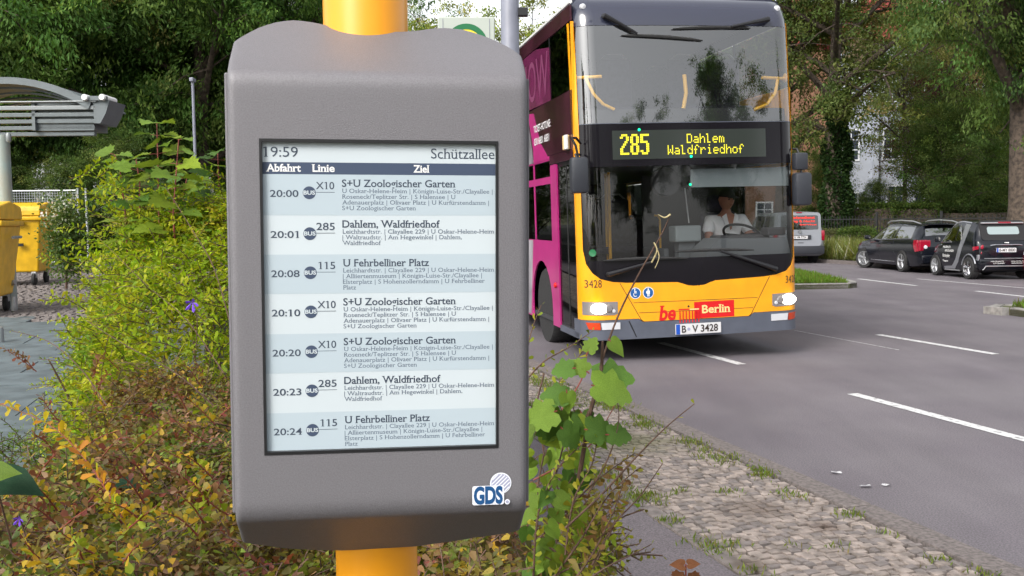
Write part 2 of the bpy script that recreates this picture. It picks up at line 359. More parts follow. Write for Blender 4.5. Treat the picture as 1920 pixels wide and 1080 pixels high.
# pavement on our side: base sheet, path, kerb stones and mosaic paving
pv = mesh('pavement', [Wd(-8, -9, .03), Wd(-8, 3.02, .03), Wd(70, 3.02, .03), Wd(70, -9, .03)], [(3, 2, 1, 0)], M['joint']); tag(pv, kind='structure')
pth = MB().add([Wd(-6, .9, .034), Wd(-6, 2.03, .034), Wd(60, 2.03, .034), Wd(60, .9, .034), Wd(-6, .9, .075), Wd(-6, 2.03, .075), Wd(60, 2.03, .075), Wd(60, .9, .075)],
    [(7, 6, 5, 4), (1, 2, 6, 5), (0, 4, 7, 3)]).build('cycle_path', M['path_asphalt'], fix=False); tag(pth, kind='structure')
def block(u0, u1, v0, v1, z0, z1, j=.0, ins=.006):
    a = [(u0, v0), (u1, v0), (u1, v1), (u0, v1)]
    a = [(p+random.uniform(-j, j), q+random.uniform(-j, j)) for p, q in a]
    cu, cv = sum(p for p, q in a)/4, sum(q for p, q in a)/4
    def sh(p, q, d):
        l = sqrt((p-cu)**2+(q-cv)**2); return (p-(p-cu)/l*d, q-(q-cv)/l*d)
    tz = [z1+random.uniform(-.0015, .0015) for _ in range(4)]
    V = [Wd(p, q, z0) for p, q in a]+[Wd(p, q, z1-ins*.8) for p, q in a]+[Wd(*sh(p, q, ins*1.4), tz[i]) for i, (p, q) in enumerate(a)]
    return V, [(8, 11, 10, 9), (0, 4, 5, 1), (1, 5, 6, 2), (2, 6, 7, 3), (3, 7, 4, 0), (4, 8, 9, 5), (5, 9, 10, 6), (6, 10, 11, 7), (7, 11, 8, 4)]
u = -3.0
while u < 45:
    ln = random.uniform(.9, 1.1) if u > 0 else 1.0
    V, Fc = block(u+.006, u+ln-.006, 3.025, 3.18, -.05, .085, .002, .008); mesh('kerb_stone', V, Fc, M['kerb'], pv); u += ln
u = -2.0
while u < 14:                     # narrow edging stones between path and mosaic
    ln = random.uniform(.28, .42)
    V, Fc = block(u+.008, u+ln-.008, 2.035, 2.12, .0, .083, .008, .008); mesh('edging_stone', V, Fc, M['stone2'] if random.random() < .5 else M['kerb'], pv) if u < 9 else None; u += ln
cands = []
u = 1.2
while u < 26:
    v = 2.13; rowd = random.uniform(.044, .062)
    while v < 2.99:
        w_ = random.uniform(.042, .078); w_ = min(w_, 3.015-v)
        if w_ < .03: break
        bend = .10*sin(v*5.1+.6)+.05*sin(v*2.3+u*.8)
        cands.append((u+bend, u+bend+rowd-.0125, v, v+w_-.009)); v += w_
    u += rowd
def visdist(c):
    x, y, _ = Wd((c[0]+c[1])/2, (c[2]+c[3])/2); inside = abs(x/y) < .545 and 1.47/y < .40
    return (0 if inside else 1, sqrt(x*x+y*y))
cands.sort(key=visdist)
rest = [MB(), MB()]
for i, c in enumerate(cands):
    V, Fc = block(*c, .04, .08+random.uniform(-.0035, .0035), .006, .0035); k = 0 if random.random() < .68 else 1
    if i < 300: mesh('paving_stone', V, Fc, M['stone' if k == 0 else 'stone2'], pv)
    else: rest[k].add(V, Fc)
for k in (0, 1):
    o = rest[k].build('mosaic_paving', M['stone' if k == 0 else 'stone2'], pv, fix=False); tag(o, kind='stuff')
# raised pavement on the left with slabs
LZ = .35
def lz(y): return float(np.interp(y, [2, 8, 11.9, 16.5, 30, 60], [.35, .38, .46, .55, .62, .7]))
le = [(-1.75, 2.5), (-1.9, 6), (-2.6, 8), (-3.8, 11.9), (-4.8, 16.5), (-7, 26), (-14, 60)]
V = [(-50, y, lz(y)-.03) for x, y in le]+[(x, y, lz(y)-.03) for x, y in le]+[(x+.05, y, -.05) for x, y in le]; k = len(le)
lp = mesh('left_pavement', V, [(i, k+i, k+i+1, i+1) for i in range(k-1)]+[(k+i, 2*k+i, 2*k+i+1, k+i+1) for i in range(k-1)]+[(0, k, 2*k)], M['slabjoint']); tag(lp, kind='structure')
def inlp(x, y):
    bx = np.interp(y, [2.5, 6, 8, 11.9, 16.5, 26, 60], [-1.75, -1.9, -2.6, -3.8, -4.8, -7, -14]); return x < bx
a0 = radians(14)
for i in range(0, 15):
    for j in range(-7, 4):
        cx0, cy0 = -3.2, 3.0; du, dv = j*.8+(i % 2)*.4, i*.62
        x = cx0+du*cos(a0)-dv*sin(a0); y = cy0+du*sin(a0)+dv*cos(a0)
        if not inlp(x+.45, y+.3) or y < 2.8 or y > 11.3 or x/y < -.85: continue
        V = []; hx, hy = .398, .307; dz = random.uniform(-.004, .004)
        for z in (LZ-.05, LZ-.005, LZ):
            k = 1 if z < LZ else .995
            for a, b in ((-hx, -hy), (hx, -hy), (hx, hy), (-hx, hy)):
                yy = y+k*(a*sin(a0)+b*cos(a0)); V.append((x+k*(a*cos(a0)-b*sin(a0)), yy, z-LZ+lz(yy)+dz))
        mesh('slab', V, [(8, 9, 10, 11), (0, 1, 5, 4), (1, 2, 6, 5), (2, 3, 7, 6), (3, 0, 4, 7), (4, 5, 9, 8), (5, 6, 10, 9), (6, 7, 11, 10), (7, 4, 8, 11)], M['slab'], lp)
mb = MB(); rows = []
y = 11.2
while y < 20:                                 # cobbles beyond the slabs
    x = -13+random.uniform(0, .1)
    while x < -3.6:
        w_ = random.uniform(.09, .16)
        if inlp(x+w_, y+.1):
            a, b, c, d = x, x+w_-.018, y, y+.1; yo = .2*sin(x*1.7); zl = lz(y+yo)-LZ; z = lz(y+yo)+random.uniform(-.006, .006)
            mb.add([(a, c+yo, LZ+zl-.04), (b, c+yo, LZ+zl-.04), (b, d+yo, LZ+zl-.04), (a, d+yo, LZ+zl-.04), (a+.01, c+yo+.01, z), (b-.01, c+yo+.01, z), (b-.01, d+yo-.01, z), (a+.01, d+yo-.01, z)],
                   [(4, 5, 6, 7), (0, 1, 5, 4), (1, 2, 6, 5), (2, 3, 7, 6), (3, 0, 4, 7)])
        x += w_
    y += .115
tag(mb.build('cobbles', M['stone2'], lp, fix=False), kind='stuff')
# planting bed soil beside the display
bed = mesh('planting_bed', [(-2.6, .3, .09), (.1, .3, .09), (.52, 1.2, .09), (.15, 2.9, .09), (-.9, 6.4, .09), (-2.6, 12, .09), (-4.2, 13, .09), (-1.9, 6, .09), (-1.75, 2.5, .09)],
     [(8, 7, 6, 5, 4, 3, 2, 1, 0)], M['soil']); tag(bed, kind='structure')
# far verge behind the parked cars
vp = [(x+.14, y) for x, y in farcurb]
vg = mesh('verge', [(x, y, .1) for x, y in vp]+[(x+60, y+30, .1) for x, y in vp], [(i, i+len(vp), i+len(vp)+1, i+1) for i in range(len(vp)-1)], M['grass_ground']); tag(vg, kind='structure')
for i in range(1, 8):
    a, b = Vector((*farcurb[i], 0)), Vector((*farcurb[i+1], 0)); k = max(1, round((b-a).length/1.0)); d = (b-a)/k; s = Vector((d.y, -d.x, 0)).normalized()*-.15
    if s.x < 0: s = -s
    for j in range(k):
        p, q = a+d*j+d*.01, a+d*(j+1)-d*.01; z0, z1 = Vector((0,0,-.02)), Vector((0,0,.12))
        mesh('kerb_stone', [p+z0, q+z0, q+s+z0, p+s+z0, p+z1, q+z1, q+s+z1, p+s+z1], [(0,1,2,3),(4,7,6,5),(0,4,5,1),(1,5,6,2),(2,6,7,3),(3,7,4,0)], M['kerb'], vg)
# litter flattened on the road
M['paper'] = mat('paper_scrap', (.38, .38, .4), .8, noise=.2, scale=60)
def scrap(x, y, s, lab):
    bm = bmesh.new(); n = 12; ring = []
    for i in range(n):
        a = 2*pi*i/n; r = s*random.uniform(.5, 1.1); ring.append(bm.verts.new((x+r*cos(a), y+r*.45*sin(a), .006+random.uniform(0, .012))))
    c = bm.verts.new((x, y, .014))
    for i in range(n): bm.faces.new((c, ring[i], ring[(i+1)%n]))
    me = bpy.data.meshes.new('paper_scrap'); bm.to_mesh(me); bm.free(); tag(link('paper_scrap', me, None, M['paper']), lab, 'litter', 'paper scraps on the road')
scrap(2.02, 5.42, .05, 'larger of two flat white paper scraps close together on the asphalt')
scrap(2.14, 5.44, .035, 'smaller white paper scrap just right of the larger one on the road')
scrap(1.95, 5.72, .04, 'thin white paper scrap lying farther up the road near the kerb')
# weeds and grass ---------------------------------------------------
def grass_blades(pts, h, wd, cols, name, parent=None, spread=.03):
    n = len(pts); pos = np.array(pts, float); pos[:, :2] += rng.normal(0, spread, (n, 2))
    d = rng.normal(0, .45, (n, 3)); d[:, 2] = 1; up = rng.normal(0, 1, (n, 3)); L = h*rng.uniform(.5, 1.2, n)
    me = leaves_mesh(name, pos, d, up, L, np.full(n, wd), cols(n), 'quad'); return link(name, me, parent, M['leaf'])
gcol = lambda n: palette(n, [(.1, .15, .025), (.14, .18, .03), (.16, .14, .05)], [5, 4, 2])
pts = []
for u, v, r, k in [(6.9, 2.95, .25, 260), (6.2, 2.9, .2, 200), (5.6, 2.96, .12, 120), (5.15, 2.93, .12, 160), (4.75, 2.98, .08, 90), (8.0, 2.8, .5, 700), (7.4, 2.75, .35, 300), (3.95, 2.95, .06, 60), (4.35, 2.88, .07, 70),
                   (5.5, 2.10, .1, 140), (5.0, 2.09, .12, 180), (4.55, 2.1, .09, 160), (4.15, 2.08, .05, 60), (3.75, 2.1, .08, 120), (3.3, 2.08, .06, 60), (6.2, 2.12, .2, 220), (6.9, 2.15, .25, 300), (9, 2.7, .6, 500), (10.5, 2.8, .8, 500), (2.9, 2.98, .07, 80), (4.5, 2.6, .05, 40), (7.2, 2.35, .12, 120)]+[(random.uniform(2.6, 9), random.choice([random.gauss(2.95, .05), random.gauss(2.12, .04), random.uniform(2.15, 2.95)]), random.uniform(.02, .07), random.randint(6, 34)) for _ in range(70)]:
    for _ in range(int(k*1.05)):
        a = random.gauss(0, r*.6)*(1+.6*sin(u*9)); b = random.gauss(0, min(r, .14)*.5); pts.append(Wd(u+a, v+b, .08))
tag(grass_blades(pts, .034, .007, gcol, 'paving_weeds', None, .022), 'green weeds and grass tufts growing from the mosaic paving joints', 'weeds', kind='stuff')
pts = []
while len(pts) < 9000:
    a, b = random.random(), random.random(); x = 5.9+a*2.0; y = 20.95+b*6
    if x < 7.35+(y-20.9)*.05 and x > 5.0: pts.append((x, y, .1))
tag(grass_blades(pts, .16, .02, lambda n: palette(n, [(.1, .19, .02), (.12, .2, .03), (.16, .15, .05)], [5, 4, 1]), 'grass', None, .03), 'bright green grass on the median island beside the bus', 'grass', kind='stuff')
pts = [(7.95+random.random()*1.0, 15.25-random.random()*2.0, .1) for _ in range(2500)]
tag(grass_blades(pts, .15, .02, lambda n: palette(n, [(.1, .17, .02), (.16, .15, .05)], [5, 2]), 'grass', None, .03), 'green grass on the island at the right edge of the photo', 'grass', kind='stuff')
pts = []
for _ in range(14000):
    y = random.uniform(27, 38); x = np.interp(y, [22, 28, 32, 37, 50], [13.7, 12.4, 11.15, 9.6, 5.7])+random.uniform(.1, 2.6); pts.append((x, y, .1))
tag(grass_blades(pts, .75, .03, lambda n: palette(n, [(.14, .17, .04), (.2, .2, .06), (.42, .42, .34), (.1, .12, .03)], [5, 4, 1, 3]), 'tall_grass', None, .05), 'tall pale flowering grass behind the silver van and black estate', 'grass', kind='stuff')
# ================================================================ DEPARTURE DISPLAY AND ITS POLE
def speckle(m, scale=2600, amt=.1):
    n = m.node_tree; L = n.links; b = n.nodes['Principled BSDF']
    tc = n.nodes.new('ShaderNodeTexCoord'); t = n.nodes.new('ShaderNodeTexNoise'); t.inputs['Scale'].default_value = scale; t.inputs['Detail'].default_value = 2
    L.new(tc.outputs['Object'], t.inputs['Vector']); bp = n.nodes.new('ShaderNodeBump'); bp.inputs['Strength'].default_value = amt; bp.inputs['Distance'].default_value = .0006
    L.new(t.outputs[0], bp.inputs['Height']); L.new(bp.outputs[0], b.inputs['Normal']); return m
M['shell'] = speckle(mat('grey_powder_coat', (.155, .150, .164), .5, .15, noise=.10, scale=750, detail=3), 1100, .55)
M['shell_dark'] = speckle(mat('grey_rail', (.15, .145, .16), .5, .2), 1800, .3)
M['pole_yellow'] = mat('yellow_pole_paint', (.80, .315, .003), .38, coat=.15, noise=.03, scale=8)
M['epaper'] = mat('epaper_white', (.50, .56, .60), .4, noise=.015, scale=8)
M['epaper_grey'] = mat('epaper_grey', (.40, .475, .53), .4)
M['epaper_dark'] = mat('epaper_dark', (.045, .065, .115), .4)
M['subink'] = mat('thin_print', (.09, .12, .17), .5)
ya, ta, ra = radians(7.86), radians(-.14), radians(.63)
SM = Matrix.Translation((-.1149, .8452, 1.4838)) @ Matrix.Rotation(ya, 4, 'Z') @ Matrix.Rotation(ta, 4, 'X') @ Matrix.Rotation(ra, 4, 'Y')
dsp = empty('departure_display', mat=SM, label='grey metal departure display with a bus timetable on its screen, clamped to the yellow pole', cat='display')
def wav(x, tab): return float(np.interp(x, [t[0] for t in tab], [t[1] for t in tab]))
TOP = [(-.130, .062), (-.12, .083), (-.108, .104), (-.095, .117), (-.082, .124), (-.068, .122), (-.055, .116), (-.04, .106), (-.01, .1), (.02, .1), (.035, .104), (.05, .112), (.062, .114), (.077, .112), (.092, .101), (.107, .085), (.12, .066), (.130, .045)]
BOT = [(-.130, .056), (-.11, .067), (-.09, .078), (-.06, .086), (-.04, .09), (.03, .088), (.06, .08), (.09, .07), (.115, .064), (.130, .056)]
xs = [(-.130, .022), (-.130, .006), (-.1287, .002), (-.126, .0004)]+[(x, 0) for x in (-.123, -.117, -.110, -.1035, -.096, -.088, -.08, -.072, -.064, -.056, -.048, -.040, -.025, -.01, .01, .02, .03, .038, .046, .054, .062, .07, .078, .087, .096, .1035, .11, .117, .123)]+[(.126, .0004), (.1287, .002), (.130, .006), (.130, .022)]
def prof(x):
    P = []
    for k in range(6, 0, -1):
        d = .012+(wav(x, BOT)-.012)*k/6; P.append((d, -.198-.70*d+.004))
    for a in (0, .25, .5, .75, 1): pass
    P += [(.008, -.2005), (.0045, -.1965), (.0018, -.1915), (.0004, -.186), (0, -.181), (0, -.175), (0, -.138), (0, .138), (0, .176), (0, .182), (.0004, .187), (.0018, .1918), (.0045, .1955), (.008, .199)]
    for k in range(1, 7):
        d = .012+(wav(x, TOP)-.012)*k/6; P.append((d, .196+.55*d))
    return P
cols = [prof(x) for x, _ in xs]; nr = len(cols[0]); V = []
for (x, yd), P in zip(xs, cols):
    for y, z in P: V.append((x*(1+.35*y), y+yd, z))
Fc = []
for i in range(len(xs)-1):
    for j in range(nr-1):
        x0, x1 = xs[i][0], xs[i+1][0]; z0, z1 = cols[i][j][1], cols[i][j+1][1]
        if x0 >= -.1036 and x1 <= .1036 and abs(z0+.138) < 1e-4 and abs(z1-.138) < 1e-4: continue
        Fc.append((i*nr+j, (i+1)*nr+j, (i+1)*nr+j+1, i*nr+j+1))
hs_ = mesh('housing', V, Fc, M['shell'], dsp); smooth_by_angle(hs_.data, 50)
for e_ in hs_.data.edges: e_.use_edge_sharp = e_.use_edge_sharp or False
be_ = {}
for p_ in hs_.data.polygons:
    for k_ in p_.edge_keys: be_[k_] = be_.get(k_, 0)+1
for e_ in hs_.data.edges:
    if be_.get(e_.key, 0) < 2: e_.use_edge_sharp = True
so = hs_.modifiers.new('sheet', 'SOLIDIFY'); so.thickness = .0018; so.offset = -1
wn_ = hs_.modifiers.new('wn', 'WEIGHTED_NORMAL'); wn_.keep_sharp = True; wn_.weight = 100
for s in (-1, 1):
    MB().box(min(s*.125, s*.1352), max(s*.125, s*.1352), .0235, .1, -.196, .197, .0015).build('side_rail', M['shell_dark'], dsp)
MB().box(-.1245, .1245, .008, .088, -.19, .19, .002).build('back_box', M['shell_dark'], dsp)
mb = MB()
for a, b, c, d in ((-.1035, -.1014, -.138, .138), (.1014, .1035, -.138, .138), (-.1014, .1014, -.138, -.1352), (-.1014, .1014, .1352, .138)): mb.box(a, b, -.0006, .0075, c, d)
mb.build('screen_bezel', M['black'], dsp)
scr = MB().box(-.1014, .1014, .004, .0075, -.1352, .1352).build('screen', M['epaper'], dsp)
X_, Z_ = (1, 0, 0), (0, 0, 1)
def sflat(name, x0, x1, z0, z1, m, y): return mesh(name, [(x0, y, z0), (x1, y, z0), (x1, y, z1), (x0, y, z1)], [(0, 1, 2, 3)], m, scr)
Y1, Y2, Y3 = .0039, .0038, .00365
sflat('header_band', -.1013, .1013, .1078, .1182, M['epaper_dark'], Y1)
tb = [.1078, .0722, .038, .0036, -.0317, -.0664, -.1017, -.135]
for i in (0, 2, 4, 6): sflat('row_band', -.1013, .1013, tb[i+1], tb[i], M['epaper_grey'], Y1)
def st(s, x, z, m='ink', **k): return text(s, k.pop('name', 'lettering'), M[m], scr, (x, k.pop('y', Y2), z), X_, Z_, serif=k.pop('serif', True), **k)
st('19:59', -.1008, .1228, width=.0295, cap=.0086, bold=.0)
st('Schützallee', .1006, .1225, width=.0565, cap=.0088, align='r', bold=.0)
for s, x, wd in (('Abfahrt', -.0985, .0296), ('Linie', -.0595, .0195), ('Ziel', .0285, .014)): st(s, x, .1102, 'white', width=wd, cap=.0062, bold=.022)
XS = ['U Oskar-Helene-Heim | Königin-Luise-Str./Clayallee |', 'Roseneck/Teplitzer Str. | S Halensee | U', 'Adenauerplatz | Olivaer Platz | U Kurfürstendamm |', 'S+U Zoologischer Garten']
DS = ['Leichhardtstr. | Clayallee 229 | U Oskar-Helene-Heim', '| Waltraudstr. | Am Hegewinkel | Dahlem,', 'Waldfriedhof']
FS = ['Leichhardtstr. | Clayallee 229 | U Oskar-Helene-Heim', '| Alliiertenmuseum | Königin-Luise-Str./Clayallee |', 'Elsterplatz | S Hohenzollerndamm | U Fehrbelliner', 'Platz']
def natw(s):
    V, _ = text_mesh(s); return max(v.x for v in V)-min(v.x for v in V)
KS = .1327/natw(XS[0]); KM = .0995/natw('S+U Zoologischer Garten')
for i, (tm, ln, dest, sub) in enumerate([('20:00', 'X10', 'S+U Zoologischer Garten', XS), ('20:01', '285', 'Dahlem, Waldfriedhof', DS), ('20:08', '115', 'U Fehrbelliner Platz', FS), ('20:10', 'X10', 'S+U Zoologischer Garten', XS),
        ('20:20', 'X10', 'S+U Zoologischer Garten', XS), ('20:23', '285', 'Dahlem, Waldfriedhof', DS), ('20:24', '115', 'U Fehrbelliner Platz', FS)]):
    z = tb[i]
    st(tm, -.0955, z-.0196, width=.0243, cap=.0058, bold=.012, name='departure_time')
    ic = MB(); ic.add([(-.062+.0056*cos(a*pi/14), Y2, z-.016+.0056*sin(a*pi/14)) for a in range(28)], [tuple(range(28))]); ic.build('bus_symbol', M['epaper_dark'], scr, fix=False)
    st('BUS', -.062, z-.0175, 'epaper', width=.0100, cap=.0033, align='c', serif=False, bold=.03, y=Y3, name='bus_symbol_text')
    st(ln, -.0405, z-.0128, width=.0158 if ln != '115' else .0145, cap=.0062, align='r', bold=.008, name='line_number')
    sflat('underline', -.0562, -.0402, z-.0157, z-.0153, M['ink'], Y2)
    st(dest, -.0339, z-.0106, width=KM*natw(dest), cap=.0062, bold=.014, name='destination_text')
    for k, s in enumerate(sub): st(s, -.0339, z-.0160-k*.0050, 'subink', width=KS*natw(s), cap=.0037, name='stop_list_text')
# maker's sticker
M['st_white'] = mat('sticker_white', (.75, .77, .85), .35); M['st_blue'] = mat('sticker_blue', (.01, .07, .2), .35); M['st_grey'] = mat('sticker_silver', (.33, .34, .47), .35)
stk = mesh('maker_sticker', [(.1055+.0098*cos(a*pi/16), -.0006, -.1705+.0098*sin(a*pi/16)) for a in range(32)], [tuple(range(32))], M['st_white'], dsp)
mesh('globe', [(.1055+.0087*cos(a*pi/16), -.0008, -.1705+.0087*sin(a*pi/16)) for a in range(32)], [tuple(range(32))], M['st_grey'], stk)
mb = MB()
for k in range(-3, 4):
    c = k*.0026; hl = sqrt(max(.0001e-3, .0085**2-c*c))*.96; d = Vector((.72, 0, .69)); n_ = Vector((-.69, 0, .72)); o = Vector((.1055, -.0010, -.1705))+n_*c
    mb.add([o-d*hl-n_*.0005, o+d*hl-n_*.0005, o+d*hl+n_*.0005, o-d*hl+n_*.0005], [(0, 1, 2, 3)])
mb.build('stripes', M['st_white'], stk, fix=False)
flat('letter_backing', rrect(.0795, .1085, -.1898, -.1722, .002), M['st_white'], stk, (0, 0, 0), X_, Z_, off=.0012)
text('GDS', 'letters', M['st_blue'], stk, (.0808, -.0015, -.1882), X_, Z_, width=.0264, cap=.0146, bold=.045)
mesh('dot', [(.1115+.0024*cos(a*pi/8), -.0008, -.1878+.0024*sin(a*pi/8)) for a in range(16)], [tuple(range(16))], M['st_white'], stk)
mesh('dot_centre', [(.1115+.0015*cos(a*pi/8), -.0010, -.1878+.0015*sin(a*pi/8)) for a in range(16)], [tuple(range(16))], M['st_grey'], stk)
# yellow pole
pc = SM @ Vector((-.0104, .131, 0))
pole = empty('stop_pole', (pc.x, pc.y, .08), 0, 'thick yellow bus stop pole carrying the grey departure display', 'pole')
MB().lathe([(.0418, 0), (.0418, 3.3), (.038, 3.31), (0, 3.31)], 48).build('tube', M['pole_yellow'], pole, smooth=True)
MB().lathe([(.085, 0), (.085, .012), (.045, .02)], 32).build('base_plate', M['steel'], pole)
for z_ in (1.25, 1.52): MB().lathe([(.0425, z_), (.046, z_), (.046, z_+.03), (.0425, z_+.03)], 32).build('clamp', M['shell_dark'], pole)

# ================================================================ LAMP POST AND STOP FLAG BEHIND THE DISPLAY
M['post'] = mat('grey_post_paint', (.19, .2, .25), .45, noise=.08, scale=10)
lp_ = empty('lamp_post', (.005, 7.0, .08), 0, 'plain grey round steel post rising beside the bus, behind the display', 'post')
MB().lathe([(.09, 0), (.09, .9), (.068, .95), (.063, 5.5)], 24).build('mast', M['post'], lp_, smooth=True)
MB().box(.05, .13, -.03, .03, 2.93, 2.99, .006).build('cable_clip', M['black'], lp_)
MB().tube([(0, 0, 5.5), (.1, 0, 6.2), (.9, 0, 6.6)], .04, 8).build('arm', M['post'], lp_, smooth=True)
MB().box(.8, 1.5, -.12, .12, 6.52, 6.66, .03).build('lamp_head', M['steel'], lp_)
M['flag_white'] = mat('flag_white', (.42, .46, .42), .4); M['flag_green'] = mat('flag_green', (.01, .14, .05), .4); M['flag_yellow'] = mat('flag_yellow', (.8, .62, .03), .4)
fl = empty('stop_flag', (-.42, 9.5, .08), radians(4), 'white bus stop flag with green ringed H, poking out above the display', 'sign')
MB().lathe([(.03, 0), (.03, 3.40), (0, 3.41)], 16).build('flag_pole', M['pole_yellow'], fl, smooth=True)
MB().box(-.275, .275, -.075, -.035, 2.9, 3.44, .01).build('panel', M['flag_white'], fl)
for x in (-.225, .225): MB().box(x-.003, x+.003, -.0775, -.0751, 2.92, 3.42).build('panel_seam', M['post'], fl)
def disc(name, r, y, m, c=(0, 3.06), r2=0, par=None, n=48):
    V = [(c[0]+r*cos(2*pi*k/n), y, c[1]+r*sin(2*pi*k/n)) for k in range(n)]
    if r2:
        V += [(c[0]+r2*cos(2*pi*k/n), y, c[1]+r2*sin(2*pi*k/n)) for k in range(n)]; return mesh(name, V, [(k, (k+1) % n, n+(k+1) % n, n+k) for k in range(n)], m, par)
    return mesh(name, V, [tuple(range(n))], m, par)
disc('yellow_disc', .15, -.0765, M['flag_yellow'], (0, 3.17), par=fl); disc('green_ring', .205, -.078, M['flag_green'], (0, 3.17), .15, fl)
text('H', 'letter', M['flag_green'], fl, (0, -.0785, 3.09), X_, Z_, cap=.16, align='c', bold=.04)
# ================================================================ DOUBLE-DECKER BUS
M['bus_yellow'] = mat('bus_yellow_paint', (.86, .35, .006), .3, coat=.5, noise=.07, scale=3.5)
M['bus_grey'] = mat('bus_bumper_grey', (.085, .095, .125), .45, noise=.08, scale=6)
M['bus_black'] = mat('bus_gloss_black', (.008, .007, .010), .14, coat=.0, spec=.3)
M['bus_dome'] = mat('bus_dome_blue_black', (.03, .033, .055), .12, coat=.6)
M['magenta'] = mat('magenta_wrap', (.40, .02, .17), .35, coat=.4, noise=.08, scale=3)
M['magenta_dk'] = mat('dark_magenta_film', (.045, .010, .022), .15, coat=.3, noise=.4, scale=1.5)
M['magenta_lt'] = mat('pale_magenta_print', (.2, .05, .12), .3)
M['wrap_grey'] = mat('grey_wrap', (.22, .21, .23), .35, noise=.6, scale=1.8, detail=6)
M['glass_low'] = glass('windscreen_glass', (.95, .96, .96), .05)
M['glass_up'] = glass('upper_windscreen_glass', (.9, .92, .93), .18)
M['glass_side'] = glass('side_glass', (.2, .22, .21), .14)
M['glass_driver'] = glass('driver_window_glass', (.7, .73, .73), .05)
M['int_dark'] = mat('interior_dark', (.035, .035, .04), .8)
M['int_grey'] = mat('interior_grey', (.1, .11, .12), .7)
M['int_ceil'] = mat('interior_ceiling', (.35, .36, .37), .7)
M['seat_blue'] = mat('seat_fabric', (.03, .025, .045), .9, noise=.4, scale=15)
M['rail_yellow'] = mat('handrail_yellow', (.85, .45, .02), .35)
M['sign_black'] = mat('sign_window', (.03, .036, .033), .12)
M['led'] = mat('led_dots', (.6, .6, .02), .5, emit=(.72, .56, .03), es=.42)
M['green_led'] = mat('green_lamp', (0, .5, .2), .5, emit=(0, .9, .35), es=1.2)
M['lamp_on'] = mat('lamp_lit', (1, .95, .85), .3, emit=(1, .9, .72), es=7)
M['lens'] = mat('lamp_lens', (.35, .33, .33), .12, .5)
M['lens_white'] = mat('fog_lens', (.55, .56, .6), .2)
M['orange_red'] = mat('indicator_lens', (.5, .045, .01), .2, coat=.5)
M['plate'] = mat('plate_white', (.62, .62, .64), .4); M['plate_blue'] = mat('plate_blue', (.01, .08, .45), .4)
M['red'] = mat('red_print', (.6, .01, .012), .35); M['cream'] = mat('cream_print', (.85, .6, .25), .4)
M['sign_blue'] = mat('pictogram_blue', (.01, .09, .3), .4)
M['num'] = mat('number_print', (.03, .02, .015), .4)
byaw, blean = .191, .022
BMx = Matrix.Translation((2.043, 10.523, 0)) @ Matrix.Rotation(byaw, 4, 'Z') @ Matrix.Rotation(-blean, 4, 'Y')
bus = empty('double_decker_bus', mat=BMx, label='yellow double-decker city bus with magenta advertising on its side and lit headlights', cat='bus')
def T(s, z):
    a = min(abs(s), 1.2749); t = .05*(a/1.275)**2
    if a > 1.05: t += .225-sqrt(max(0, .225**2-(a-1.05)**2))
    if z > .9: t += (min(z, 2.6)-.9)*.03
    if z > 2.6: t += (z-2.6)*.085
    if z > 3.66: t += .34*(1-sqrt(max(0, 1-((z-3.66)/.36)**2)))
    return t
SL = [x/100 for x in range(-104, 105, 8)]+[sg*(1.05+.225*sin(radians(a))) for sg in (-1, 1) for a in (0, 15, 30, 45, 58, 70, 80)]
def fpanel(name, polyg, m, off=0, thick=.012, parent=None, zc=None, smooth=True):
    bm = bmesh.new(); bm.faces.new([bm.verts.new((a, 0, b)) for a, b in polyg])
    for s in SL: bmesh.ops.bisect_plane(bm, geom=bm.verts[:]+bm.edges[:]+bm.faces[:], plane_co=(s, 0, 0), plane_no=(1, 0, 0), dist=1e-5)
    zz = zc or [.9, 2.6]+[3.66+.36*sin(radians(a)) for a in (0, 15, 30, 45, 60, 75)]
    for z in zz: bmesh.ops.bisect_plane(bm, geom=bm.verts[:]+bm.edges[:]+bm.faces[:], plane_co=(0, 0, z), plane_no=(0, 0, 1), dist=1e-5)
    bmesh.ops.recalc_face_normals(bm, faces=bm.faces[:])
    if bm.faces[0].normal.y > 0: bmesh.ops.reverse_faces(bm, faces=bm.faces[:])
    for v in bm.verts: v.co.y = T(v.co.x, v.co.z)-off
    if thick:
        be = [e for e in bm.edges if len(e.link_faces) == 1]
        r = bmesh.ops.extrude_edge_only(bm, edges=be)
        for v in [g for g in r['geom'] if isinstance(g, bmesh.types.BMVert)]: v.co.y += thick
    me = bpy.data.meshes.new(name); bm.to_mesh(me); bm.free()
    if smooth: smooth_by_angle(me, 30)
    return link(name, me, parent or bus, m)
def mir(p): return p+[(-a, b) for a, b in reversed(p)]
curve = [(1.237, 1.25), (1.215, 1.10), (1.16, 1.0), (1.08, .935), (.95, .9), (.80, .885), (.22, .868), (.16, .85), (.10, .828), (.03, .82)]
curve_full = curve+[(-a, b) for a, b in reversed(curve)]
yp = [(-1.275, .49), (-.665, .49), (-.62, .455), (.62, .455), (.665, .49), (1.275, .49), (1.275, 3.72), (1.237, 3.72)]+curve_full+[(-1.237, 3.72), (-1.275, 3.72)]
yel = fpanel('front_panel', yp, M['bus_yellow'], .010, .03)
fpanel('bumper', [(-1.275, .27), (1.275, .27), (1.275, .486), (.67, .486), (.625, .45), (-.625, .45), (-.67, .486), (-1.275, .486)], M['bus_grey'], .018, .2)
fpanel('mask_panel', [(1.235, 1.13)]+[(a, b) for a, b in curve_full[1:-1]]+[(-1.235, 1.13)], M['bus_black'], 0, .01)
fpanel('windscreen', [(-1.235, 1.132), (1.235, 1.132), (1.235, 2.14), (-1.235, 2.14)], M['glass_low'], 0, 0)
fpanel('header_panel', [(-1.235, 2.142), (1.235, 2.142), (1.235, 2.6), (-1.235, 2.6)], M['bus_black'], 0, .01)
